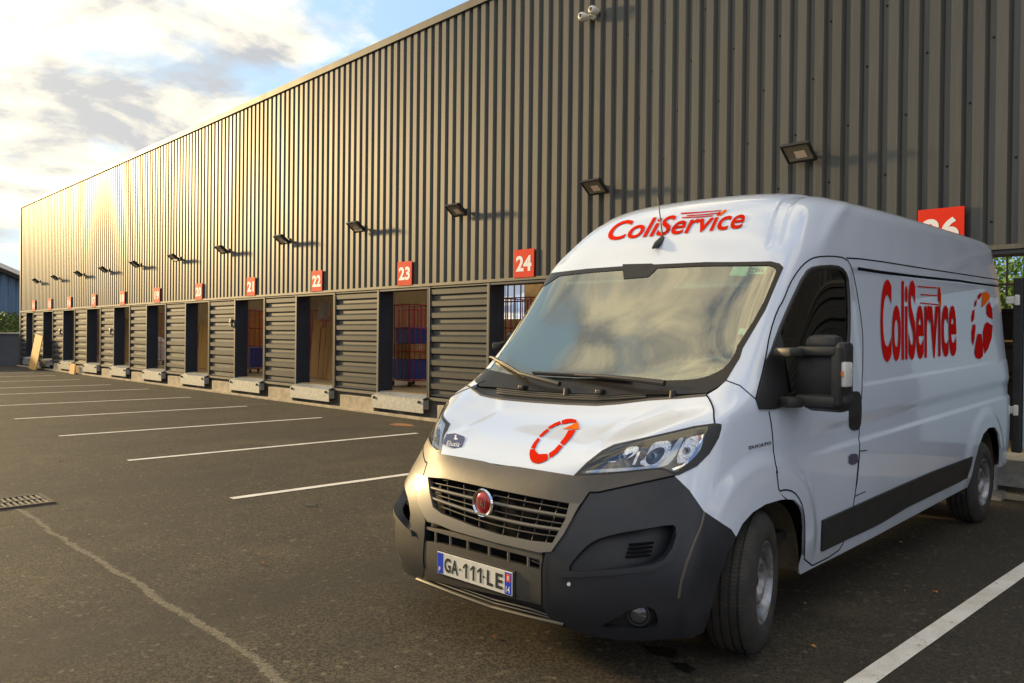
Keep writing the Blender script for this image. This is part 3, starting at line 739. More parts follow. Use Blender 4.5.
# ---- headlamps
HL = "A 75,548 150,472 240,402 310,367 400,347 600,302 760,264 880,247 918,252 918,275 903,330 850,420 780,490 680,540 650,546 600,516 560,511 300,536"
bowl_m = mat('lamp_reflector', (.80, .82, .86), .08, 1, var=.15, scale=18, bump=1, bscale=34)
house_m = mat('lamp_housing', (.05, .055, .07), .15, .6, var=.4, scale=14, bump=.6, bscale=30)
def bowls(mir, spec, dep, hl):
    pts = mir(OPX(spec, 2, sm=1)); cs = (sum(p[0] for p in pts)/len(pts), sum(p[1] for p in pts)/len(pts))
    rs = max(abs(p[0]-cs[0]) for p in pts); rt = max(abs(p[1]-cs[1]) for p in pts)
    def of(V): return np.array([-.016-dep*max(0, 1-((v[0]-cs[0])/rs)**2-((v[1]-cs[1])/rt)**2) for v in V])
    b = patch('reflector_bowl', pts, bowl_m, offf=of, gs=.03, gt=.03, parent=hl)
    c = P_st(cs, -.016-dep*.6)
    vmesh('lamp_bulb', lambda mb: mb.lathe([(-.02, .014), (.0, .014), (.008, .010), (.012, .0004)][::-1], 14, 'X', c), M['clearlens'], b, True)
for mir in (lambda q: q, mirror_st):
    h = patch('headlamp', mir(OPX(HL)), house_m, off=-.045, gs=.08, gt=.06)
    patch('lamp_rim', mir(OPX(HL)), M['black'], off=.002, gs=.1, gt=.06, parent=h,
          holes=[mir(OPX("A 95,540 160,475 250,412 315,377 400,357 600,312 760,274 815,262 850,262 835,290 822,340 800,400 745,460 690,505 650,528 600,502 555,498 300,526", sm=1))])
    bowls(mir, "W 225,330 270,300 330,238 380,213 440,213 440,260 400,290 330,300 270,318", .045, h); bowls(mir, "W 440,335 490,290 520,220 560,190 650,183 655,240 620,310 560,345 480,352", .05, h); bowls(mir, "W 692,300 720,210 760,165 840,150 845,200 800,290 740,330 692,340", .03, h)
    patch('lamp_divider', mir(OPX("W 398,348 436,262 452,262 416,348")), M['chrome'], off=-.008, gs=.05, gt=.04, rim=.02, parent=h)
    patch('daylight_strip', mir(OPX("A 135,527 150,508 400,497 560,480 600,455 630,400 680,325 708,322 690,365 655,440 605,492 400,514", sm=1)), M['drl'], off=-.010, gs=.06, gt=.04, rim=.012, parent=h)
    patch('indicator', mir(OPX("A 640,500 700,480 750,430 790,370 800,310 818,300 810,380 760,450 700,490 650,512")), M['chrome'], off=-.012, gs=.06, gt=.04, rim=.01, parent=h)
    patch('indicator_bulb', mir(OPX("A 785,312 805,308 808,335 790,345", sm=1)), M['amber'], off=-.010, gs=.05, gt=.05, parent=h)
    patch('lamp_lens', mir(OPX(HL)), M['lens'], off=.0005, gs=.1, gt=.06, parent=h)

# ---- marks on the bodywork
body_text('bonnet_roof_lettering', 'ColiService', "U 187,262 774,208 812,118 238,178", M['red_decal'], bold=.016)
decal('roof_streaks', ["U 515,142 600,137 690,130 690,133 600,141 517,147", "U 540,152 620,147 672,141 670,145 620,151 541,156", "U 520,160 600,157 655,152 652,156 600,161 522,164"], M['red_decal'], parent=None)
decal('roof_flash', ["U 672,152 700,130 711,127 711,134 684,155"], M['orange_decal'])
body_text('side_lettering', 'ColiService', "M 195,598 566,565 563,208 195,190", M['red_shaded'], bold=.024)
decal('side_streaks', ["M 376,224 470,231 470,237 378,230", "M 390,263 472,269 472,275 392,269", "M 388,304 478,313 478,319 390,310"], M['red_shaded'])
decal('side_flash', ["M 472,230 485,230 492,270 492,322 482,322 484,270"], M['orange_decal'])
decal('side_ring', ["V 212,210 232,185 250,230 255,300 222,285 212,260", "V 215,320 255,345 248,430 225,500 200,540 192,480 188,390 200,340", "V 152,402 178,402 190,480 188,555 165,575 140,565 130,530 140,460",
     "V 120,340 135,335 138,360 130,440 122,485 112,450 110,390", "V 118,245 132,235 128,300 112,325 109,290", "V 132,185 148,165 142,205 130,222", "V 153,142 175,120 179,140 162,165 152,166"], M['red_shaded'])
decal('side_ring_tip', ["V 185,120 210,113 236,135 232,160 205,200 180,222"], M['orange_decal'])
decal('bonnet_ring', ["B 828,108 850,100 878,98 903,104 905,118 880,118 852,122 830,128", "B 758,142 790,122 820,110 826,124 795,136 765,152", "B 712,188 735,164 757,148 763,160 740,178 722,194",
     "B 670,250 685,222 708,195 718,206 702,225 694,250", "B 667,256 692,254 697,268 712,280 756,278 760,305 738,318 705,328 680,322 668,305 664,280", "B 763,276 790,258 815,230 834,240 808,272 768,302",
     "B 820,222 845,190 862,158 900,155 888,178 865,208 838,237"], M['red_decal'])
decal('bonnet_ring_tip', ["B 832,152 870,134 912,114 918,150 905,153 870,150"], M['orange_decal'])
decal('bonnet_badge', ["B 240,178 285,174 330,190 333,200 318,240 270,248 225,230 222,222"], M['navy_decal'], off=.005)
decal('badge_mark', ["B 282,184 292,184 290,196 300,206 288,208 276,204 284,196"], M['white_decal'], off=.0065)
body_text('badge_mark', 'Elusia', "B 240,236 305,244 312,220 248,212", M['white_decal'], bold=.0, off=.0065)
decal('door_badge', ["K 528,468 540,458 562,456 572,464 572,498 560,508 546,512 528,502"], M['navy_decal'], off=.005)
body_text('model_lettering', 'DUCATO', "K 42,437 150,411 148,396 40,421", M['black'], bold=.03)
# aerial
ap = P_st(st_px(Z("U 415,290")[0]))
vmesh('roof_aerial', lambda mb: (mb.tube([ap+Vector((-.05, 0, -.005)), ap+Vector((.0, 0, .02)), ap+Vector((.06, 0, .055)), ap+Vector((.10, 0, .05))], [.006, .024, .026, .012], 12),
      mb.tube([ap+Vector((.06, 0, .06)), P_st(st_px(Z("U 447,150")[0]), .13)], [.006, .003], 8)), M['black'], smooth=True)

ARM = mat('mirror_arm_plastic', (.030, .029, .027), .5, var=.3, scale=10)
# ---- door mirrors
for sg, mir in ((1, lambda q: q), (-1, mirror_st)):
    b = patch('mirror_base', mir(OPX("E 155,330 100,450 62,600 75,640 130,640 190,622 185,560 170,450 168,380")), M['black'], off=.012, rim=.02, gs=.08, gt=.06)
    def fold(mb):
        for v in mb.bm.verts:
            if sg < 0:                             # the far mirror is folded against the door
                a = R_(62); dx, dy = v.co.x-1.16, v.co.y-1.03; v.co.x, v.co.y = 1.16+dx*math.cos(a)+dy*math.sin(a), 1.03-dx*math.sin(a)*.35+dy*math.cos(a)
            v.co.y *= sg
    def hous(mb):
        mb.box((1.30, 1.155, 1.365), (.13, .25, .27), None, .035); mb.box((1.30, 1.165, 1.515), (.14, .17, .10), None, .042)
        mb.box((1.30, 1.185, 1.235), (.15, .24, .11), None, .048); mb.box((1.30, 1.262, 1.38), (.13, .06, .30), None, .025)
        fold(mb)
    vmesh('mirror_housing', hous, M['black'], b, True)
    def arms(mb):
        for z0, z1, zc in ((1.475, 1.482, .046), (1.225, 1.238, .052)):
            mb.box((1.165, 1.04, z0), (.10, .12, zc), Matrix.Rotation(R_(22), 3, 'Z'), .012); mb.box((1.205, 1.165, z1), (.055, .20, zc), None, .014)
        mb.box((1.215, 1.262, 1.36), (.06, .045, .29), None, .016)
        fold(mb)
    vmesh('mirror_arm', arms, ARM, b, True)
    vmesh('repeater_lamp', lambda mb: (mb.box((1.262, 1.287, 1.37), (.10, .035, .125), None, .012), fold(mb)), M['clearlens'], b, True)
    vmesh('repeater_bulb', lambda mb: (mb.box((1.208, 1.288, 1.375), (.006, .018, .028), None, .002), fold(mb)), M['amber'], b)
    vmesh('mirror_glass', lambda mb: (mb.box((1.372, 1.17, 1.40), (.004, .17, .24), None, .001), fold(mb)), M['chrome'], b)

# ---- wheels
def tyre_mat():
    m = mat('tyre_rubber_tread', (.022, .021, .021), .75, var=.45, scale=14, col2=(.045, .041, .034)); nt = m.node_tree; b = nt.nodes['Principled BSDF']
    tc = N(nt, 'ShaderNodeTexCoord'); sp = N(nt, 'ShaderNodeSeparateXYZ'); nt.links.new(tc.outputs['Object'], sp.inputs[0])
    def mm(op, a, c=0.0):
        n = N(nt, 'ShaderNodeMath', operation=op)
        for i, q in enumerate((a, c)):
            if hasattr(q, 'links'): nt.links.new(q, n.inputs[i])
            else: n.inputs[i].default_value = q
        return n.outputs[0]
    an = mm('MULTIPLY', mm('ADD', mm('ARCTAN2', sp.outputs[2], sp.outputs[0]), mm('MULTIPLY', mm('SINE', mm('MULTIPLY', sp.outputs[1], 45.0)), .022)), 34.0)
    cut = mm('GREATER_THAN', mm('SINE', mm('MULTIPLY', an, 6.2832/2)), .80)
    rad = mm('SQRT', mm('ADD', mm('MULTIPLY', sp.outputs[0], sp.outputs[0]), mm('MULTIPLY', sp.outputs[2], sp.outputs[2])))
    hgt = mm('MULTIPLY', cut, mm('GREATER_THAN', rad, .334))
    bn = N(nt, 'ShaderNodeBump', invert=True); bn.inputs['Strength'].default_value = 1; bn.inputs['Distance'].default_value = .003
    nt.links.new(hgt, bn.inputs['Height']); nt.links.new(bn.outputs[0], b.inputs['Normal'])
    old = b.inputs['Base Color'].links[0].from_socket; nt.links.new(mixcol(nt, old, (.006, .006, .006), mixcolfac(nt, hgt, .6)), b.inputs['Base Color'])
    return m
TYRE = tyre_mat()
def wheel(x, y, steer):
    sg = 1 if y > 0 else -1
    w = empty('wheel', L((x, y, WZ)), (0, 0, 0)); w.parent = van
    w.rotation_euler = (0, 0, steer); R, hw = WZ, .112
    t = MB(); prof = [(-hw+.012, .196), (-hw-.006, .222), (-hw-.008, .265), (-hw+.004, .308), (-hw+.022, R-.012), (-hw+.036, R-.003)]
    for g in (-.062, -.022, .022, .062): prof += [(g-.006, R), (g-.004, R-.009), (g+.004, R-.009), (g+.006, R)]
    prof += [(hw-.036, R-.003), (hw-.022, R-.012), (hw-.004, .308), (hw+.008, .265), (hw+.006, .222), (hw-.012, .196), (hw-.035, .185)]
    t.lathe(prof, 96)
    k = t.bm.verts
    ob = t.build('tyre', TYRE, w, False)
    for p in ob.data.polygons: p.use_smooth = True
    ob.data.set_sharp_from_angle(angle=R_(35))
    # pressed steel rim with oval holes, dished
    def disc(r): return .052+.050*sstep(.062, .084, r)-.058*sstep(.100, .150, r)+.022*sstep(.152, .174, r)
    outer = [(.176*math.cos(a), .176*math.sin(a)) for a in np.linspace(0, 2*math.pi, 65)[:-1]]
    holes = []
    for q in range(12):
        a0 = 2*math.pi*q/12
        holes.append([(.138*math.cos(a0)+.014*math.cos(a)*math.cos(a0)-.017*math.sin(a)*math.sin(a0), .138*math.sin(a0)+.014*math.cos(a)*math.sin(a0)+.017*math.sin(a)*math.cos(a0)) for a in np.linspace(0, 2*math.pi, 13)[:-1]])
    V, Fs = triangulate(outer, holes, .012, .012)
    rr = np.hypot([v[0] for v in V], [v[1] for v in V]); dd = disc(rr)
    me = bpy.data.meshes.new('rim'); me.from_pydata([(v[0], sg*(d-.012), v[1]) for v, d in zip(V, dd)], [], [f if sg < 0 else f[::-1] for f in Fs])
    for p in me.polygons: p.use_smooth = True
    rm = link('rim', me, M['rim'], w)
    b = MB(); b.lathe([(sg*.050, .174), (sg*.080, .178), (sg*.098, .186), (sg*.108, .194), (sg*.106, .201), (sg*.094, .202)], 64)
    b.build('rim_edge', M['rim'], w, True)
    b = MB(); b.lathe([(sg*-.10, .17), (sg*-.03, .16), (sg*-.03, .0)], 48); b.build('brake_disc', M['iron'], w, True)
    b = MB(); b.lathe([(sg*.03, .036), (sg*.068, .032), (sg*.074, .024), (sg*.074, .0005)], 32)
    for q in range(5):
        a = 2*math.pi*q/5+.3; b.lathe([(sg*.035, .011), (sg*.062, .010), (sg*.064, .005), (sg*.064, .0003)], 10, 'Y', (.050*math.cos(a), 0, .050*math.sin(a)))
    b.build('hub', M['iron'], w, True)
    return w
wheel(AX1, .905, R_(14)); wheel(AX1, -.905, R_(13)); wheel(AX2, .905, 0); wheel(AX2, -.905, 0)
liner_m = mat('arch_liner', (.085, .066, .040), .9, var=.5, scale=12, bump=.4, bscale=80)
for ax, top in ((1.0, .735), (4.99, .80)):
    for sg in (1, -1):
        def ln(mb):
            hw = .432 if ax < 2 else .458; pts = []
            for a in np.linspace(-.08, math.pi+.08, 30):
                pts.append((ax+hw*math.copysign(abs(math.cos(a))**.8, math.cos(a)), .33+(top-.33)*math.sin(a) if math.sin(a) > 0 else .33+.35*math.sin(a)))
            ra = [mb.bm.verts.new((x, sg*.985, z)) for x, z in pts]; rb = [mb.bm.verts.new((x, sg*.62, z)) for x, z in pts]
            for i in range(len(pts)-1):
                mb.bm.faces.new((ra[i], ra[i+1], rb[i+1], rb[i])).smooth = True
            mb.bm.faces.new(rb)
        vmesh('arch_liner', ln, liner_m)
# ---- underbody, tail, interior
def under(mb):
    mb.bounds((.20, -.60, .22), (.52, .60, .40)); mb.bounds((.36, -.80, .26), (.52, .80, .40)); mb.bounds((1.46, -.93, .30), (4.50, .93, .44)); mb.bounds((5.48, -.93, .40), (5.9, .93, .5))
    mb.bounds((.5, -.55, .24), (1.5, .55, .55)); mb.bounds((4.5, -.55, .40), (5.5, .55, .55)); mb.bounds((.24, -.5, .40), (.34, .5, .72))
    mb.tube([(AX2, -.8, WZ), (AX2, .8, WZ)], .05, 10)
vmesh('chassis', under, M['iron'])
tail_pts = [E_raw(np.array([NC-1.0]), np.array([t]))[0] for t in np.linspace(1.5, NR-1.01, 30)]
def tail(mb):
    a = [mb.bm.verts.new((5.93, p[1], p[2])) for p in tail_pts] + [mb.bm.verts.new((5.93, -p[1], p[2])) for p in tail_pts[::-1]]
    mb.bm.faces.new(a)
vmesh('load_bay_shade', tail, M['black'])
rd = vmesh('rear_door', lambda mb: mb.bounds((6.0, 1.085, .52), (6.045, 1.86, 2.10), .015), mat('rear_door_shaded_white', (.46, .60, .64), .3, var=.1, scale=5, coat=.8))  # a white door; its bluish shade is put into the colour
vmesh('door_edge_seal', lambda mb: mb.bounds((5.985, 1.0, .50), (6.05, 1.082, 2.14), .012), M['black'], rd)
for zz in (1.93, .90):
    vmesh('door_hinge', lambda mb: (mb.bounds((5.955, .945, zz-.035), (5.985, 1.045, zz+.035), .01), mb.bounds((5.94, 1.02, zz-.05), (5.983, 1.06, zz+.05), .01)), M['cream'], rd)
def cab(mb):
    mb.bounds((2.24, -.88, .45), (2.27, .88, 1.95)); mb.bounds((1.72, -.84, 1.955), (2.26, .84, 1.985))
vmesh('cab_bulkhead', cab, M['interior'])
vmesh('cab_floor', lambda mb: mb.bounds((1.0, -.93, .48), (2.24, .93, .52)), M['black'])
def dash(mb):
    mb.box((1.08, 0, 1.02), (.42, 1.70, .30), None, .08); mb.box((1.10, .45, 1.19), (.22, .42, .10), None, .04); mb.box((1.03, 0, 1.165), (.36, 1.62, .03), None, .01)
vmesh('dashboard', dash, M['dash'], smooth=True)
def steer(mb):
    c = Vector((1.36, .45, 1.30)); ax = Vector((-.62, 0, .78)).normalized(); u = Vector((0, 1, 0)); v = ax.cross(u)
    pts = [c+(u*math.cos(a)+v*math.sin(a))*.195 for a in np.linspace(0, 2*math.pi, 33)]
    mb.tube(pts, .016, 8, cap=False)
    for a in (0, math.pi, -math.pi/2): mb.tube([c, c+(u*math.cos(a)+v*math.sin(a))*.19], .018, 6)
    mb.tube([c, c-ax*.35], .04, 10); mb.box(c, (.10, .12, .06), None, .02)
vmesh('steering_wheel', steer, mat('wheel_lit_leather', (.30, .29, .25), .4, var=.1), smooth=True)  # pale grey puts the light falling on the wheel into its colour
for yy, ww in ((.48, .46), (-.18, .42), (-.62, .40)):
    def st(mb):
        mb.box((1.72, yy, .84), (.52, ww, .16), None, .05); mb.box((2.02, yy, 1.22), (.14, ww, .66), Matrix.Rotation(R_(10), 3, 'Y'), .05)
        mb.box((2.10, yy, 1.66), (.09, ww*.6, .20), None, .035); mb.tube([(2.09, yy-.06, 1.5), (2.09, yy-.06, 1.6)], .008, 6); mb.tube([(2.09, yy+.06, 1.5), (2.09, yy+.06, 1.6)], .008, 6)
    vmesh('cab_seat', st, M['seat'], smooth=True)
vmesh('sun_visor', lambda mb: mb.box((1.56, .42, 1.885), (.19, .52, .022), Matrix.Rotation(R_(-28), 3, 'Y'), .008), M['visor'])
vmesh('sun_visor', lambda mb: mb.box((1.56, -.42, 1.915), (.19, .52, .022), Matrix.Rotation(R_(-8), 3, 'Y'), .008), M['visor'])
vmesh('rear_view_mirror', lambda mb: mb.box((1.44, 0, 1.85), (.03, .22, .07), None, .012), M['black'])

# ================================================================== SETTING
WY = 9.066
def px_wall(p): return px_plane(p, 1, WY)
BASE = (-20, 9.5, 0)
bld = empty('warehouse', BASE)
tag(bld, 'long grey ribbed metal warehouse with a row of numbered loading bays', 'warehouse')
def adopt(o, par=None):
    par = par or bld; o.parent = par
    o.matrix_parent_inverse = Matrix.Translation(-Vector(par.location)) @ Matrix() if par is bld else Matrix()
    return o
# ---- ground
gme = MB(); gme.bounds((-260, -160, -.05), (160, 220, 0)); g = gme.build('ground', M['asphalt']); tag(g, kind='structure')
LX = [(-1.495, 2.2, 7.8), (-4.33, 3.3, 7.8), (-7.195, 3.32, 7.8), (-10.14, 3.38, 7.72), (-13.16, 3.42, 7.8), (-16.2, 3.5, 7.8), (-19.26, 3.5, 7.85), (-22.7, 3.4, 8.1), (-25.2, 3.4, 7.9), (-28.45, 3.4, 8.0), (-31.5, 3.4, 8.05), (-34.4, 3.4, 8.05)]
for x, y0, y1 in LX:
    m = MB(); w = .05
    pts = [];  n = 40; rr = random.Random(int(-x*10))
    L1 = [(x-w+rr.uniform(-.0009, .0009), y0+(y1-y0)*i/n) for i in range(n+1)]; L2 = [(x+w+rr.uniform(-.0009, .0009), y0+(y1-y0)*i/n) for i in range(n+1)]
    vs = [m.bm.verts.new((a, b, .004)) for a, b in L1]; v2 = [m.bm.verts.new((a, b, .004)) for a, b in L2]
    for i in range(n): m.bm.faces.new((vs[i], v2[i], v2[i+1], vs[i+1]))
    o = m.build('road_marking', M['line']); tag(o, kind='structure')
# filled crack running along the yard
def crack_mat():
    m, nt, b = new_mat('crack_filler_soft'); tc = N(nt, 'ShaderNodeTexCoord'); sp = N(nt, 'ShaderNodeSeparateXYZ'); nt.links.new(tc.outputs['Object'], sp.inputs[0])
    wob = noise(nt, 1.3, 5, .65); fz = noise(nt, 70, 4, .75); md_ = noise(nt, 9, 3, .6)
    def mm(op, a, c):
        n = N(nt, 'ShaderNodeMath', operation=op)
        for i, q in enumerate((a, c)):
            if hasattr(q, 'links'): nt.links.new(q, n.inputs[i])
            else: n.inputs[i].default_value = q
        return n.outputs[0]
    y = mm('ADD', mm('SUBTRACT', sp.outputs[1], 1.752), mm('MULTIPLY', mm('SUBTRACT', wob, .5), .19))
    dist = mm('MULTIPLY', mm('ABSOLUTE', y, 0), 17)
    a = mm('SUBTRACT', mm('ADD', mm('MULTIPLY', fz, 1.1), mm('MULTIPLY', md_, .65)), dist)
    al = ramp(nt, a, .30, .62); nt.links.new(mixcolfac(nt, al, .66), b.inputs['Alpha'])
    nt.links.new(mixcol(nt, (.17, .148, .10), (.30, .27, .20), ramp(nt, fz, .45, .65)), b.inputs['Base Color']); b.inputs['Roughness'].default_value = .85
    return m
m = MB(); m.poly([(-7.95, 1.52, .004), (-1.3, 1.52, .004), (-1.3, 1.98, .004), (-7.95, 1.98, .004)]); cr = m.build('road_repair_strip', crack_mat())
tag(cr, kind='structure')
# rusty stain by the wall, wet patches under the van
def blob(name, c, rx, ry, mt, seed, z=.0045):
    rr = random.Random(seed); m = MB(); k = [rr.random()*6.28 for _ in range(4)]
    m.poly([(c[0]+rx*math.cos(a)*(1+.25*math.sin(3*a+k[0])+.12*math.sin(7*a+k[1])), c[1]+ry*math.sin(a)*(1+.25*math.sin(2*a+k[2])+.1*math.sin(6*a+k[3])), z) for a in np.linspace(0, 2*math.pi, 49)[:-1]])
    return m.build(name, mt)
tag(blob('ground_stain', tuple(px_plane((402, 425), 2, 0))[:2], .28, .13, M['rust'], 1), kind='structure')
wet = mat('oil_stain', (.012, .012, .012), .25)
for i, p in enumerate(((662, 652), (684, 668), (310, 505))):
    q = px_plane(p, 2, 0); tag(blob('ground_stain', (q.x, q.y), (.09, .06, .10)[i], (.05, .04, .05)[i], wet if i < 2 else mat('damp_stain', (.035, .032, .028), .7), 5+i), kind='structure')
# drain grate
dr = empty('drain_grate', (-8.27, 1.4, 0)); tag(dr, 'rusty slotted iron drain grate set flush in the asphalt', 'drain')
m = MB()
for a, b in (((-.25, -.66), (-.215, .66)), ((.215, -.66), (.25, .66)), ((-.215, .63), (.215, .66)), ((-.215, -.66), (.215, -.63)), ((-.012, -.63), (.012, .63))):
    m.bounds((a[0], a[1], -.01), (b[0], b[1], .016))
m.build('frame', mat('worn_iron', (.10, .085, .06), .6, .3, var=.4, scale=20), dr)
m = MB()
for i in range(27):
    y = -.60+i*.0465
    m.bounds((-.214, y-.011, 0), (-.013, y+.011, .013)); m.bounds((.013, y-.011, 0), (.214, y+.011, .013))
m.build('bars', mat('worn_iron_bars', (.24, .20, .14), .5, .3, var=.35, scale=25), dr)
m = MB(); m.bounds((-.214, -.629, .001), (.214, .629, .004)); m.build('pit_shade', M['gap'], dr)  # flat black sheet stands for the darkness under the bars
# fallen leaves and grit
for i in range(22):
    p = random.choice([(random.uniform(700, 1000), random.uniform(540, 675)), (random.uniform(20, 600), random.uniform(440, 670))]) if i > 3 else ((814, 648), (805, 604), (935, 593), (690, 590))[i]
    q = px_plane(p, 2, 0)
    s = random.uniform(.007, .014); m = MB(); a0 = random.random()*6; col = M['dryleaf'] if i % 2 == 0 else M['gravel']
    if i % 2 == 0: m.prism([(s*1.6*math.cos(a+a0)*(1 if k % 2 else .6), s*math.sin(a+a0), .006+.006*math.sin(3*a)) for k, a in enumerate(np.linspace(0, 6.283, 9)[:-1])], (0, 0, .001))
    else: m.prism([(s*.5*math.cos(a), s*.45*math.sin(a), .0) for a in np.linspace(0, 6.283, 7)[:-1]], (0, 0, s*.4))
    o = m.build('fallen_leaf' if i % 2 == 0 else 'pebble', col); o.location = (q.x, q.y, .004)
    if i % 2 == 0: tag(o, 'small dry brown leaf lying on the asphalt', 'leaf', 'dry leaves scattered on the asphalt')
    else: tag(o, 'tiny pale stone lying on the asphalt', 'pebble', 'pale stones scattered on the asphalt')

# ---- warehouse wall
def ztop(x): return 7.245+.0047*x
def zsof(x): return 2.462+.0016*x
XL, XR = -41.05, 6.0
# bay positions (left jamb of each opening), from the photograph
bay = {14: -39.95, 15: -37.25, 16: -34.42, 17: -31.50, 18: -28.60, 19: -25.62, 20: -22.63, 21: -19.52, 22: -16.42, 23: -13.20, 24: -9.98, 25: -6.78, 26: -3.60}
wid = {k: 1.60 for k in bay}; wid.update({14: 1.15, 15: 1.40, 16: 1.48, 17: 1.5, 18: 1.5, 19: 1.52, 20: 1.55, 21: 1.57})
zS = .45
pitch = .2103
m = MB(); xd = -8.226 - pitch*math.floor((-8.226-XL)/pitch)
prof = []
x = xd
prof.append((XL+.12, WY+.047))
while x < XR:
    for dx, dy in ((-.138, .047), (-.128, 0), (-.021, 0), (.012, .047)):
        if x+dx > XL+.13: prof.append((x+dx, WY+dy))
    x += pitch
low = [m.bm.verts.new((a, b, zsof(a)+.05)) for a, b in prof]; top = [m.bm.verts.new((a, b, ztop(a))) for a, b in prof]
for i in range(len(prof)-1): m.bm.faces.new((low[i], low[i+1], top[i+1], top[i]))
adopt(m.build('cladding', M['clad']))
m = MB(); x = xd; k = 0                       # fixing screws in the valleys
while x < 0:
    if x > -16:
        for zz in np.arange(2.75+(k % 3)*.62, 7.1, 1.86):
            m.lathe([(WY+.048, .011), (WY+.036, .011), (WY+.032, .006), (WY+.032, .0002)], 8, 'Y', (x+.045, 0, zz))
    x += pitch; k += 1
adopt(m.build('cladding_screws', M['iron']))
def long_box(name, x0, x1, y0, y1, f0, f1, mt):
    m = MB(); v = [m.bm.verts.new((x, y, f(x))) for x in (x0, x1) for y in (y0, y1) for f in (f0, f1)]
    for q in ((0,1,3,2),(4,6,7,5),(0,4,5,1),(2,3,7,6),(0,2,6,4),(1,5,7,3)): m.bm.faces.new([v[i] for i in q])
    return adopt(m.build(name, mt))
long_box('parapet_flashing', XL, XR, WY-.035, WY+.30, lambda x: ztop(x)-.02, lambda x: ztop(x)+.115, M['flash'])
long_box('drip_trim', XL+.1, XR, WY-.028, WY+.06, zsof, lambda x: zsof(x)+.047, M['flash'])
m = MB(); m.bounds((XL, WY-.02, 0.02), (XL+.13, WY+.3, ztop(XL)-.02)); adopt(m.build('corner_flashing', M['flash']))
# solid wall bands behind: head above the openings, and end / back / roof of the hall
head = MB(); head.bounds((XL+.05, WY+.05, 2.47), (XR, WY+.30, 7.0)); adopt(head.build('wall_lining', M['wall_in']))
LZ = M['louvre']
def louvre(x0, x1, idx):
    m = MB(); z0, z1 = .385, zsof((x0+x1)/2)
    pr = []; z = z1-.03
    while z > z0+.06:
        for dz, dy in ((0, .048), (-.040, .0), (-.125, .004), (-.150, .048)):
            if z+dz > z0: pr.append((z+dz, WY+dy))
        z -= .2135
    a = [m.bm.verts.new((x0+.03, y, z)) for z, y in pr]; b = [m.bm.verts.new((x1-.03, y, z)) for z, y in pr]
    for i in range(len(pr)-1): m.bm.faces.new((a[i], a[i+1], b[i+1], b[i]))
    p = adopt(m.build('louvre_panel', LZ))
    f = MB(); f.bounds((x0, WY-.012, z0), (x0+.035, WY+.06, z1)); f.bounds((x1-.035, WY-.012, z0), (x1, WY+.06, z1))
    f.bounds((x0+.035, WY-.006, z0-.02), (x1-.035, WY+.06, z0+.035)); f.bounds((x0+.035, WY-.004, z1-.035), (x1-.035, WY+.05, z1-.001))
    f.build('panel_frame', M['flash'], p)
    w = MB(); w.bounds((x0+.002, WY+.07, z0), (x1-.002, WY+.34, z1+.02)); w.build('panel_core', M['jamb'], p)
keys = sorted(bay)
louvre(XL+.13, bay[14], 0)
for a, b in zip(keys, keys[1:]): louvre(bay[a]+wid[a], bay[b], a)
louvre(bay[26]+wid[26], XR, 26)
for k in keys:
    x0, x1 = bay[k], bay[k]+wid[k]; zt = zsof(x0)
    m = MB(); D = .33
    m.bounds((x0+.002, WY-.015, zS-.05), (x0+.03, WY+D, zt)); m.bounds((x1-.03, WY-.015, zS-.05), (x1-.002, WY+D, zt)); m.bounds((x0+.03, WY-.01, zt-.045), (x1-.03, WY+D, zt-.001))
    for q in range(9): m.bounds((x0+.03, WY+.03+q*.04, zS), (x0+.034, WY+.035+q*.04, zt-.05))
    j = adopt(m.build('door_jamb', M['jamb']))
    # dock plate with rubber buffers
    m = MB(); v = [(x0+.02, WY-.115, .375), (x1-.02, WY-.115, .375), (x1-.02, WY+.06, .435), (x0+.02, WY+.06, .435)]
    m.bounds((x0-.02, WY-.13, .130), (x1+.02, WY-.11, .372)); m.prism(v, (0, 0, .012))
    m.bounds((x0-.02, WY-.11, .20), (x0+.0, WY+.0, .36)); m.bounds((x1, WY-.11, .20), (x1+.02, WY, .36))
    d = adopt(m.build('dock_plate', M['galv']))
    bb = MB()
    for bx in (x0+.07, x1-.10): bb.lathe([(WY-.131, .028), (WY-.155, .026), (WY-.158, .015), (WY-.158, .0005)], 12, 'Y', (bx, 0, .33))
    bb.build('dock_bumper', M['iron'], d)
# plinth
m = MB()
m.bounds((XL+.05, WY+.10, 0), (XR, WY+.34, .44)); adopt(m.build('recess_wall', M['concrete_shaded']))
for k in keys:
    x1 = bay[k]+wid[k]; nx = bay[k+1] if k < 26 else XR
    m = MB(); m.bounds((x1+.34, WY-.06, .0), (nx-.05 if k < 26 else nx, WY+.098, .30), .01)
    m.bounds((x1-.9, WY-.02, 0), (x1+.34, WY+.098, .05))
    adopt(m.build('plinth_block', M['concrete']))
m = MB(); m.bounds((XL+.05, WY-.13, 0), (XR, WY-.062, .055), .008); adopt(m.build('kerb', M['concrete']))
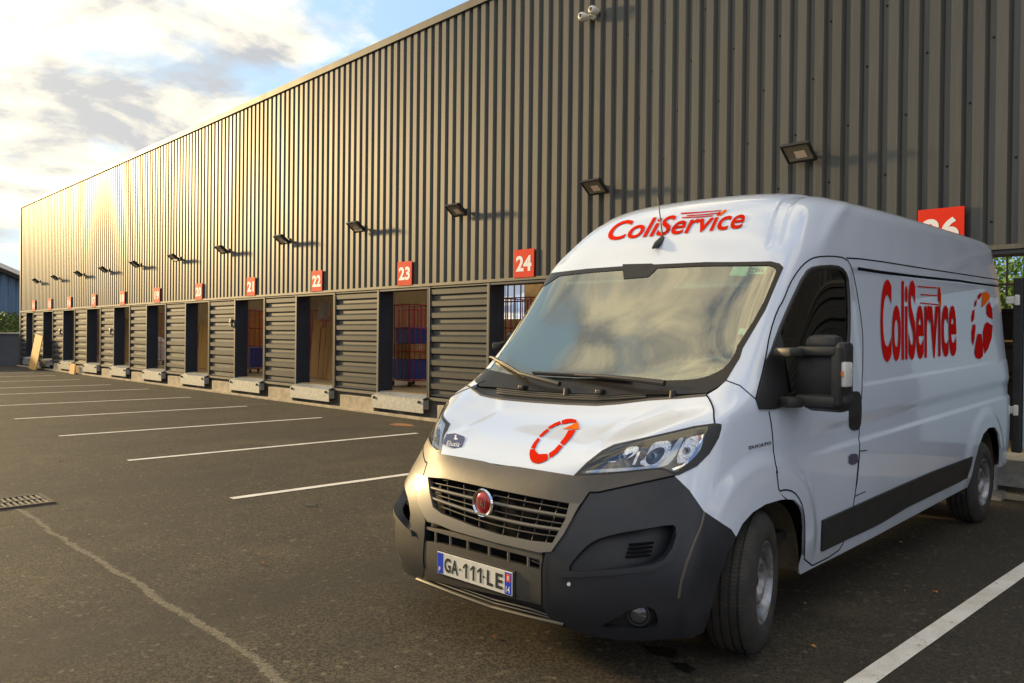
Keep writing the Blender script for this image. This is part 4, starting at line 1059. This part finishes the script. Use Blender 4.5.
# interior of the hall
YB = 24.0
m = MB(); m.bounds((XL+.2, WY+.10, .44), (XR, YB, zS)); adopt(m.build('hall_floor', M['floor_in']))
m = MB()
m.bounds((XL+.2, YB, 3.8), (XR, YB+.2, 6.9)); xa = XL+.2
for gx, gw in ((-26.6, 2.4), (-7.6, 3.2)): m.bounds((xa, YB, .45), (gx, YB+.2, 3.8)); m.bounds((gx, YB, .45), (gx+gw, YB+.2, 2.3)); xa = gx+gw
m.bounds((xa, YB, .45), (XR, YB+.2, 3.8))
m.bounds((XL+.2, WY+.3, .45), (XL+.35, YB, 6.9)); m.bounds((XR-.1, WY+.3, .45), (XR, YB, 6.9))
adopt(m.build('hall_walls', M['wall_in']))
m = MB()
for y0 in (WY+.3, 13.2, 17.2, 21.2): m.bounds((XL+.2, y0, 6.85), (XR, y0+1.7, 6.95))  # unseen roof, left open in slots so sky light brightens the hall
adopt(m.build('slotted_hall_roof', M['wall_in']))

for gx, gw in ((-26.6, 2.4), (-7.6, 3.2)):
    m = MB()
    for a in np.arange(gx+.2, gx+gw, .4): m.bounds((a-.02, YB-.03, 2.3), (a+.02, YB+.02, 3.8))
    m.bounds((gx, YB-.04, 3.02), (gx+gw, YB+.03, 3.08))
    adopt(m.build('window_bars', M['iron']))
# ---- numbered signs
sgl = {14: 31, 15: 48.9, 16: 69.7, 17: 94.2, 18: 122.8, 19: 157.5, 20: 199.2, 21: 251.3, 22: 317.2, 23: 405, 24: 524.3}
for k in list(sgl)+[26]:
    X = px_wall((sgl[k], 280)).x*.9975 if k != 26 else -2.95
    if k < 16: X = {14: -38.65, 15: -36.2}[k]
    o = MB(); o.bounds((-.225, -.008, -.225), (.225, .008, .225), .003); s = o.build('bay_sign', M['sign'])
    s.location = (X, WY-.030, 2.705+.0016*X+ (.02 if 20 < k < 26 else 0))
    tag(s, f'square red sign with the white number {k}, fixed above a loading bay', 'sign', 'numbered red signs above the loading bays')
    flat_text('number', str(k), (-.175, -.0085, -.125), (1, 0, 0), (0, 0, 1), .35, .25, M['white_decal'], s, bold=.035, lift=.002, nrm=(0, -1, 0))
# ---- floodlights
def floodlight():
    r = empty('floodlight'); tl = Matrix.Rotation(R_(-38), 3, 'X'); C0 = Vector((0, -.20, -.02)); at = lambda x, y, z: C0+tl@Vector((x, y, z))
    m = MB(); m.box(at(0, 0, .022), (.33, .26, .036), tl, .008)
    for q in range(9): m.box(at(-.14+q*.035, 0, .05), (.006, .20, .03), tl)
    m.build('lamp_body', M['iron'], r)
    m = MB()
    for dx, dy, wx, wy in ((0, .125, .35, .022), (0, -.125, .35, .022), (.164, 0, .022, .23), (-.164, 0, .022, .23)): m.box(at(dx, dy, .0), (wx, wy, .03), tl)
    m.build('lamp_frame', M['black'], r)
    m = MB(); m.box(at(0, 0, -.002), (.30, .225, .006), tl); m.build('lamp_glass', FLG, r)
    m = MB(); m.box(at(.02, .02, -.007), (.13, .10, .004), tl); m.build('lamp_chip', FLC, r)
    m = MB(); m.tube([(0, -.12, .0), (0, -.08, -.02), (0, -.02, -.03)], .014, 8); m.bounds((-.05, -.022, -.08), (.05, .0, .03), .005); m.box((.02, -.08, -.03), (.07, .07, .05), None, .01)
    m.build('bracket', M['iron'], r)
    return r
FLG = mat('floodlight_glass', (.16, .14, .10), .25, 0, var=.2, scale=30, coat=.6); FLC = mat('led_chip', (.72, .55, .42), .4)
fl0 = floodlight()
sees = [(35, 'above the farthest bay, leftmost of the row'), (54, 'above sign 15, second from the far end'), (77.6, 'between signs 16 and 17'), (102.5, 'between signs 17 and 18'), (134, 'between signs 18 and 19'),
        (172.8, 'between signs 19 and 20'), (220.5, 'between signs 20 and 21'), (280.5, 'between signs 21 and 22'), (355, 'between signs 22 and 23'), (455, 'between signs 23 and 24'), (593, 'just right of sign 24, over the van bonnet end'), (797, 'high above the van cab, largest and nearest')]
def dup(o, parent=None):
    c = o.copy(); COL.objects.link(c)
    if parent: c.parent = parent
    for ch in list(o.children): dup(ch, c)
    return c
for i, (p, txt) in enumerate(sees):
    r = fl0 if i == 0 else dup(fl0)
    yy = WY-.22; X = px_plane((p, 200), 1, yy).x
    zz = 3.66+.0022*(X+36) 
    r.location = (X, WY, zz)
    tag(r, f'black floodlight on a short bracket {txt}', 'floodlight', 'floodlights along the warehouse wall')
# ---- cameras high on the wall
cc = empty('security_camera', (px_wall((594, 16)).x, WY, px_wall((594, 16)).z)); tag(cc, 'pair of small white dome cameras high on the ribbed cladding', 'camera')
for dx, dy, dz in ((-.10, -.13, -.02), (.08, -.11, .03)):
    m = MB(); m.lathe([(.09, .02), (.08, .05), (.02, .062), (-.04, .06), (-.062, .045), (-.066, .03)], 24, 'Y', (dx, dy, dz)); a = m.build('camera_head', M['cream'], cc, True)
    m = MB(); m.lathe([(-.064, .032), (-.07, .018), (-.071, .0005)], 20, 'Y', (dx, dy, dz)); m.build('camera_lens', M['black'], a, True)
m = MB(); m.lathe([(0, .06), (-.03, .055), (-.04, .02), (-.04, .0005)], 20, 'Y', (0, 0, 0)); m.tube([(0, -.02, 0), (-.02, -.10, -.01)], .02, 8); m.build('bracket', M['cream'], cc, True)

# ---- small boxes on louvre panels (sensor boxes)
for i, p in enumerate(((232.3, 323), (111.5, 331.5), (61, 331.8))):
    q = px_wall(p); m = MB(); m.bounds((-.07, -.05, -.10), (.07, -.002, .10), .012); o = m.build('alarm_box', M['black'], None)
    lens = MB(); lens.lathe([(-.049, .03), (-.06, .02), (-.061, .0004)], 12, 'Y', (0, 0, .03)); lens.build('lens', M['galv'], o)
    o.location = (q.x, WY-.012, q.z); tag(o, ['small black box on the ribbed panel left of bay 21', 'small black box on the ribbed panel left of the opening under sign 18', 'small black box on the ribbed panel near the far end of the wall'][i], 'box')

# ---- things standing inside the bays
def roll_cage(x, y, w=.80, d=.72, h=1.75, label='', fill=None, seed=0):
    rr = random.Random(seed); r = empty('roll_cage', (x, y, zS)); tag(r, label, 'roll cage', 'red roll cages inside the loading bays')
    m = MB(); z0 = .14
    for sx in (-1, 1):
        for sy in (-1, 1): m.tube([(sx*w/2, sy*d/2, z0), (sx*w/2, sy*d/2, h)], .016, 8)
    for zz in (z0, .75, 1.25, h):
        for sy in (-1, 1): m.tube([(-w/2, sy*d/2, zz), (w/2, sy*d/2, zz)], .011, 6)
        for sx in (-1, 1): m.tube([(sx*w/2, -d/2, zz), (sx*w/2, d/2, zz)], .011, 6)
    m.build('frame', M['steel_red'], r)
    m = MB()
    for sy in (-1, 1):
        for q in range(1, 6): m.tube([(-w/2+w*q/6, sy*d/2, z0), (-w/2+w*q/6, sy*d/2, h)], .008, 6)
    for sx in (-1, 1):
        for q in range(1, 5): m.tube([(sx*w/2, -d/2+d*q/5, z0), (sx*w/2, -d/2+d*q/5, h)], .008, 6)
    m.build('bars', M['steel_red'], r)
    m = MB(); m.bounds((-w/2+.02, -d/2+.02, z0-.02), (w/2-.02, d/2-.02, z0+.02)); m.build('deck', M['galv'], r)
    m = MB()
    for sx in (-1, 1):
        for sy in (-1, 1): m.lathe([(-.015, .0005), (-.015, .055), (.015, .055), (.015, .0005)], 16, 'Y', (sx*w*.38, sy*d*.38, .056))
    m.build('castor', M['rubber'], r)
    return r
def box_thing(name, c, d, mt, label, cat, group=None, rot=0, tape=None):
    m = MB(); m.bounds((-d[0]/2, -d[1]/2, 0), (d[0]/2, d[1]/2, d[2]), .008); o = m.build(name, mt)
    o.location = c; o.rotation_euler = (0, 0, rot); tag(o, label, cat, group)
    if tape:
        t = MB(); t.bounds((-d[0]/2-.002, -.03, d[2]*.6), (-d[0]/2-.0005, .03, d[2]+.002)); t.bounds((-d[0]/2-.002, -.03, d[2]+.0005), (d[0]/2+.002, .03, d[2]+.003))
        t.bounds((d[0]/2+.0005, -.03, d[2]*.6), (d[0]/2+.002, .03, d[2]+.002)); t.build('tape', M['cloth'], o)
    return o
def board_stack(x, y, n, label, mt, h=1.6, w=.9):
    r = empty('board_stack', (x, y, zS)); tag(r, label, 'boards'); rr = random.Random(n)
    for i in range(n):
        m = MB(); ww = w/n; m.bounds((-w/2+i*ww+.004, -.02, 0), (-w/2+(i+1)*ww-.004, .02, h*rr.uniform(.82, 1.0)), .003); b = m.build('board', mt, r); b.rotation_euler = (R_(-rr.uniform(2, 6)), 0, 0)
    return r
bx = lambda k, u: bay[k]+wid[k]*u
vis = lambda k, u, Y: (bay[k]+wid[k]*u)*Y/WY
roll_cage(vis(23, .68, 10.55)+(0.00), 10.55, label='red roll cage with blue tubs and cartons in the doorway under sign 23', seed=1)
box_thing('blue_tub', (vis(23, .68, 10.55)+(0.00), 10.55, zS+.165), (.66, .58, .42), M['blue_box'], 'lower blue tub in the red roll cage under sign 23', 'tub')
box_thing('cardboard_carton', (vis(23, .68, 10.50)+(0.00), 10.50, zS+.59), (.60, .50, .32), M['card'], 'brown carton on the blue tub in the red cage under sign 23', 'carton', tape=1)
box_thing('blue_tub', (vis(23, .68, 10.58)+(0.02), 10.58, zS+.915), (.56, .50, .36), M['blue_box'], 'upper blue tub in the red roll cage under sign 23', 'tub')
roll_cage(vis(23, .68, 12.6)+(.35), 12.6, label='red roll cage farther inside behind the cage under sign 23', seed=2)
box_thing('cardboard_carton', (vis(23, .68, 12.6)+(.35), 12.6, zS+.165), (.62, .55, .9), M['card'], 'tall brown carton in the farther red cage behind sign 23', 'carton', tape=1)
board_stack(vis(22, .68, 10.5)+(0.07), 10.5, 6, 'upright brown timber boards filling the doorway under sign 22', M['wood'], 1.55, 1.3)
m = MB()
N0 = 9; gv = [[m.bm.verts.new((vis(22, .60, 10.42)+.55*i/N0, 10.42-.03*math.sin(i*1.7)-.02*j/6, zS+1.92-.42*j/6*(1+.15*math.sin(i*1.3)))) for j in range(7)] for i in range(N0+1)]
for i in range(N0):
    for j in range(6): m.bm.faces.new((gv[i][j], gv[i+1][j], gv[i+1][j+1], gv[i][j+1])).smooth = True
o = m.build('draped_cloth', M['cloth']); tag(o, 'pale crumpled cloth hanging over the timber boards under sign 22', 'cloth')
md = o.modifiers.new('thickness', 'SOLIDIFY'); md.thickness = .006
roll_cage(vis(22, .68, 11.6)+(.3), 11.6, label='red roll cage behind the timber boards under sign 22', seed=3)
roll_cage(vis(21, .68, 10.5)+(0.00), 10.5, label='red roll cage holding a blue tub in the doorway under sign 21', seed=4)
box_thing('blue_tub', (vis(21, .68, 10.5)+(0.00), 10.5, zS+.165), (.66, .58, .55), M['blue_box'], 'blue tub in the red roll cage under sign 21', 'tub')
board_stack(vis(21, .68, 11.9)+(.1), 11.9, 5, 'upright timber boards behind the red cage under sign 21', M['wood_light'], 1.9, 1.4)
board_stack(vis(20, .68, 10.4)+(-0.10), 10.4, 6, 'upright orange timber boards in the doorway under sign 20', M['wood_light'], 1.6, 1.4)
roll_cage(vis(19, .68, 10.5)+(-0.05), 10.5, label='red roll cage in the doorway under sign 19', seed=5)
m = MB(); m.lathe([(0, .36), (.5, .40), (.75, .34), (.92, .18), (.97, .0005)], 24, 'Z'); o = m.build('wrapped_bundle', M['cloth'], None, True); o.location = (vis(19, .68, 11.2)+(-.25), 11.2, zS); tag(o, 'white wrapped bundle beside the red cage under sign 19', 'bundle')
board_stack(vis(18, .68, 10.4)+(-0.10), 10.4, 5, 'upright timber boards in the doorway under sign 18', M['wood'], 1.7, 1.3)
roll_cage(vis(17, .68, 10.4)+(0.05), 10.4, label='red roll cage in the doorway under sign 17', seed=6)
roll_cage(vis(16, .68, 10.4)+(0.05), 10.4, label='red roll cage in the doorway under sign 16', seed=7)
roll_cage(vis(24, .68, 10.6)+(-0.15), 10.6, h=1.8, label='red roll cage in the doorway under sign 24, left of the van', seed=8)
box_thing('cardboard_carton', (vis(24, .68, 10.6)+(-0.15), 10.6, zS+.165), (.6, .5, .55), M['card'], 'brown carton in the red roll cage under sign 24', 'carton', tape=1)

cs = empty('added_crate_stack', (vis(26, .9, 10.5)-.1, 10.5, zS)); tag(cs, 'added black crates darkening the bay behind the open rear door of the van', 'crates')  # crates added to turn the gap beside the van's tail dark
for q in range(4):
    m = MB(); m.bounds((-.55, -.35, q*.37), (.55, .35, q*.37+.33), .015); m.bounds((-.57, -.37, q*.37+.29), (.57, .37, q*.37+.35), .01); m.build('crate', M['black'], cs)
# ---- loose boards against the dock
q = px_plane((37, 368), 2, 0)
m = MB(); m.box((0, 0, .70), (1.15, .03, 1.42), Matrix.Rotation(R_(-9), 3, 'X') @ Matrix.Rotation(R_(4), 3, 'Y'), .003); o = m.build('leaning_board', M['wood_light']); o.location = (px_plane((37.5, 350), 1, WY-.3).x, WY-.36, .0); tag(o, 'tall plywood board leaning on the far end of the warehouse wall', 'board')
q = px_wall((72.5, 370))
m = MB(); m.box((0, 0, .19), (.62, .03, .38), Matrix.Rotation(R_(-6), 3, 'X'), .003); o = m.build('short_board', M['wood_light']); o.location = (px_plane((72.5, 370), 1, WY-.22).x, WY-.22, 0); tag(o, 'short plywood board standing against the plinth under sign 16', 'board')
# bracket on the dock beside the van
m = MB(); m.bounds((-.12, -.12, .0), (.12, .02, .08)); m.bounds((-.09, -.09, .08), (.06, .0, .34), .01); o = m.build('dock_bracket', M['galv']); o.location = (-2.42, WY-.14, 0); tag(o, 'grey steel bracket on the dock edge behind the van wheel', 'bracket')

# ---- far left: yard wall, hedge, blue building, parked car
zw = px_plane((10, 334.5), 0, -41.6).z
m = MB(); m.bounds((-41.9, -6, 0), (-41.6, WY+.2, zw)); m.bounds((-41.95, -6, zw), (-41.55, WY+.2, zw+.05)); o = m.build('yard_wall', M['greywall']); tag(o, 'low grey rendered wall closing the yard beside the warehouse end', 'wall')
for i, (p, h) in enumerate(((2, 318), (9, 321), (17, 325))):
    q = px_plane((p, 330), 0, -44.0-1.5*i); zt = px_plane((p, h-4), 0, -44.0-1.5*i).z
    sh = empty('shrub', (q.x, q.y, 0)); tag(sh, ['tall green shrub behind the grey wall at the left picture edge', 'green shrub behind the grey wall, middle of three', 'lowest green shrub next to the warehouse corner behind the grey wall'][i], 'shrub')
    m = MB()
    for _ in range(7):
        a = random.random()*6.28; m.tube([(0, 0, 0), (.25*math.cos(a), .25*math.sin(a), zt*.45), (.6*math.cos(a), .6*math.sin(a), zt*.85)], [.05, .03, .01], 6)
    m.build('stem', M['bark'], sh)
    m = MB()
    for _ in range(2600):
        a, u, rr_ = random.random()*6.28, random.random(), random.random()**.4
        c = Vector((1.05*rr_*math.cos(a)*math.sqrt(1-(u*.8)**2)*(1+.2*math.sin(3*a+i)), 1.05*rr_*math.sin(a)*math.sqrt(1-(u*.8)**2), .3+(zt-.3)*u*(1+.06*math.sin(5*a))))
        d = Vector((random.gauss(0, 1), random.gauss(0, 1), random.gauss(0, 1))).normalized(); e = d.orthogonal().normalized(); s = random.uniform(.05, .10)
        m.poly([c-d*s, c+e*s*.5, c+d*s, c-e*s*.5])
    m.build('leaves', M['leaf'], sh)
xb = -62.0
pA, pB, pC = px_plane((-40, 250), 0, xb), px_plane((0, 268.5), 0, xb), px_plane((26, 279.5), 0, xb)
bb = empty('blue_building', (xb, pB.y, 0)); tag(bb, 'blue ribbed metal building with a pale roof edge beyond the yard wall', 'building')
sl = (pC.z-pB.z)/(pC.y-pB.y); zr = lambda y: pB.z+sl*(y-pB.y)
y0, y1 = pB.y-.7, pB.y+26
m = MB(); ys = np.arange(y0, y1, .45)
pr = [(y+d, xx) for y in ys for d, xx in ((0, 0), (.06, .05), (.24, .05), (.30, 0))]
a = [m.bm.verts.new((xx, y-pB.y, 0)) for y, xx in pr]; b = [m.bm.verts.new((xx, y-pB.y, zr(y)-.3)) for y, xx in pr]
for i in range(len(pr)-1): m.bm.faces.new((a[i], a[i+1], b[i+1], b[i]))
m.build('cladding', M['blueclad'], bb)
m = MB(); m.prism([(-8, y0-pB.y, 0), (-.05, y0-pB.y, 0), (-.05, y0-pB.y, zr(y0)-.3), (-8, y0-pB.y, zr(y0)-.3)], (0, .2, 0))
v = [m.bm.verts.new((xx, y-pB.y, zr(y)+dz)) for y in (y0, y1) for xx in (-9, .6) for dz in (-.28, .0)]
for f in ((0,1,3,2),(4,6,7,5),(0,4,5,1),(2,3,7,6),(0,2,6,4),(1,5,7,3)): m.bm.faces.new([v[i] for i in f])
m.build('roof', M['iron'], bb)
m = MB(); v = [m.bm.verts.new((xx, y-pB.y, zr(y)+dz)) for y in (y0, y1) for xx in (.45, .62) for dz in (.002, .30)]
for f in ((0,1,3,2),(4,6,7,5),(0,4,5,1),(2,3,7,6),(0,2,6,4),(1,5,7,3)): m.bm.faces.new([v[i] for i in f])
m.build('fascia', M['cream'], bb)
# greenery seen through the hall's back window
tr = empty('garden_tree', (-7.2, 30.5, 0)); tag(tr, 'bright green tree seen through the back window of the bay under sign 26', 'tree')
m = MB(); m.tube([(0, 0, 0), (.1, 0, 1.6), (.0, .1, 3.2)], [.16, .12, .06], 10)
for q in range(8): a = q*.8; m.tube([(0, 0, 1.5+q*.15), (.8*math.cos(a), .8*math.sin(a), 2.4+q*.2)], [.05, .015], 6)
m.build('trunk', M['bark'], tr); m = MB(); rg = random.Random(4)
for _ in range(5200):
    a, b_, rr_ = rg.random()*6.28, rg.uniform(-1, 1), rg.random()**.45
    c = Vector((2.3*rr_*math.cos(a)*math.sqrt(1-b_*b_)*(1+.2*math.sin(3*a)), 1.6*rr_*math.sin(a)*math.sqrt(1-b_*b_), 3.2+1.7*b_*rr_))
    d = Vector((rg.gauss(0, 1), rg.gauss(0, 1), rg.gauss(0, 1))).normalized(); e = d.orthogonal().normalized(); s = rg.uniform(.06, .12)
    m.poly([c-d*s, c+e*s*.5, c+d*s, c-e*s*.5])
m.build('crown', mat('fresh_leaf', (.22, .36, .05), .55, col2=(.10, .20, .03), scale=3), tr)
# parked car behind the wall
q = px_plane((15, 334), 0, -43.6)
ca = empty('parked_car', (-43.6, q.y-.2, 0)); tag(ca, 'white parked car showing only its roof above the grey wall', 'car')
prof = [(-2.0, .35), (-2.05, .75), (-1.2, .95), (-.6, 1.36), (.5, 1.40), (1.3, 1.05), (1.95, .9), (2.0, .35)]
m = MB(); m.prism([(-.85, y, z*zw/1.30) for y, z in prof], (1.7, 0, 0)); m.build('body', M['white_decal'], ca)
m = MB(); m.prism([(-.86, y, z*zw/1.30) for y, z in ((-1.05, .97), (-.55, 1.29), (.45, 1.32), (1.1, 1.05))], (1.72, 0, 0)); m.build('window', M['frit'], ca)
for sx in (-.85, .85):
    for sy in (-1.3, 1.3):
        m = MB(); m.lathe([(-.1, .0005), (-.1, .3), (.1, .3), (.1, .0005)], 20, 'X', (sx, sy, .30)); m.build('wheel', M['rubber'], ca)

# ---- for the van's label
# ================================================================== LIGHT
SUN_AZ, SUN_EL = R_(14), R_(12)
sd = Vector((-math.cos(SUN_AZ)*math.cos(SUN_EL), -math.sin(SUN_AZ)*math.cos(SUN_EL), math.sin(SUN_EL)))
su = bpy.data.lights.new('sun', 'SUN'); su.energy = 4.3; su.angle = R_(4); su.color = (1, .70, .32)
so = bpy.data.objects.new('sun', su); COL.objects.link(so); so.rotation_euler = sd.to_track_quat('Z', 'Y').to_euler(); so.location = (-30, -30, 30)
wd = bpy.data.worlds.new('World'); scene.world = wd; wd.use_nodes = True; nt = wd.node_tree; nt.nodes.clear()
out = N(nt, 'ShaderNodeOutputWorld'); bg = N(nt, 'ShaderNodeBackground'); bg.inputs[1].default_value = .12
sky = N(nt, 'ShaderNodeTexSky', sky_type='NISHITA'); sky.sun_disc = False; sky.sun_elevation = SUN_EL
sky.sun_rotation = math.atan2(sd.x, sd.y); sky.dust_density = 2.5; sky.air_density = 1.2; sky.ozone_density = 2
tc = N(nt, 'ShaderNodeTexCoord'); sp = N(nt, 'ShaderNodeSeparateXYZ'); nt.links.new(tc.outputs['Generated'], sp.inputs[0])
def mth(op, a, b=None):
    n = N(nt, 'ShaderNodeMath', operation=op)
    for i, v in enumerate((a, b)):
        if v is None: continue
        if hasattr(v, 'links'): nt.links.new(v, n.inputs[i])
        else: n.inputs[i].default_value = v
    return n.outputs[0]
den = mth('ADD', mth('MAXIMUM', sp.outputs[2], 0), .22)
cb = N(nt, 'ShaderNodeCombineXYZ'); nt.links.new(mth('DIVIDE', sp.outputs[0], den), cb.inputs[0]); nt.links.new(mth('DIVIDE', sp.outputs[1], den), cb.inputs[1])
def wn(scale, off, det=7, rg=.55):
    mp = N(nt, 'ShaderNodeMapping'); mp.inputs[1].default_value = off; nt.links.new(cb.outputs[0], mp.inputs[0])
    n = N(nt, 'ShaderNodeTexNoise'); n.inputs['Scale'].default_value = scale; n.inputs['Detail'].default_value = det; n.inputs['Roughness'].default_value = rg; n.inputs['Distortion'].default_value = .25
    nt.links.new(mp.outputs[0], n.inputs['Vector']); return n.outputs['Fac']
c1 = wn(1.25, (2.3, 5.1, 0)); c2 = wn(2.9, (7.7, 1.2, 3), 7, .58)
dens_c = ramp(nt, c1, .42, .50)
dot = N(nt, 'ShaderNodeVectorMath', operation='DOT_PRODUCT'); nt.links.new(tc.outputs['Generated'], dot.inputs[0]); dot.inputs[1].default_value = sd
near = ramp(nt, dot.outputs['Value'], .25, .99)
shade = ramp(nt, c2, .42, .60)
cl_far = mixcol(nt, (.9, 1.5, 2.8), (13.0, 11.2, 7.8), shade)
cl_near = mixcol(nt, (5.0, 4.9, 4.6), (9.8, 9.0, 6.8), shade)
cl = mixcol(nt, cl_far, cl_near, near)
blue = mixcol(nt, (2.0, 3.7, 7.2), (4.6, 6.3, 7.4), near)
sk = mixcol(nt, sky.outputs[0], blue, .85)
col = mixcol(nt, sk, cl, dens_c)
nt.links.new(col, bg.inputs[0]); nt.links.new(bg.outputs[0], out.inputs[0])

# ================================================================== CAMERA
cd = bpy.data.cameras.new('camera'); cam = bpy.data.objects.new('camera', cd); COL.objects.link(cam)
cam.matrix_world = Matrix.Translation((0, 0, CAM_H)) @ Matrix([list(r) for r in RC.T]).to_4x4()
cd.sensor_width = 36; cd.lens = F_PX/1024*36; cd.clip_start = .05; cd.clip_end = 1000
scene.camera = cam
vs = scene.view_settings; vs.view_transform = 'Standard'; vs.look = 'None'; vs.gamma = 1; vs.use_curve_mapping = False; vs.exposure = .42
scene.cycles.max_bounces = 8; scene.cycles.transparent_max_bounces = 12
try: scene.cycles.use_denoising = True
except Exception: pass
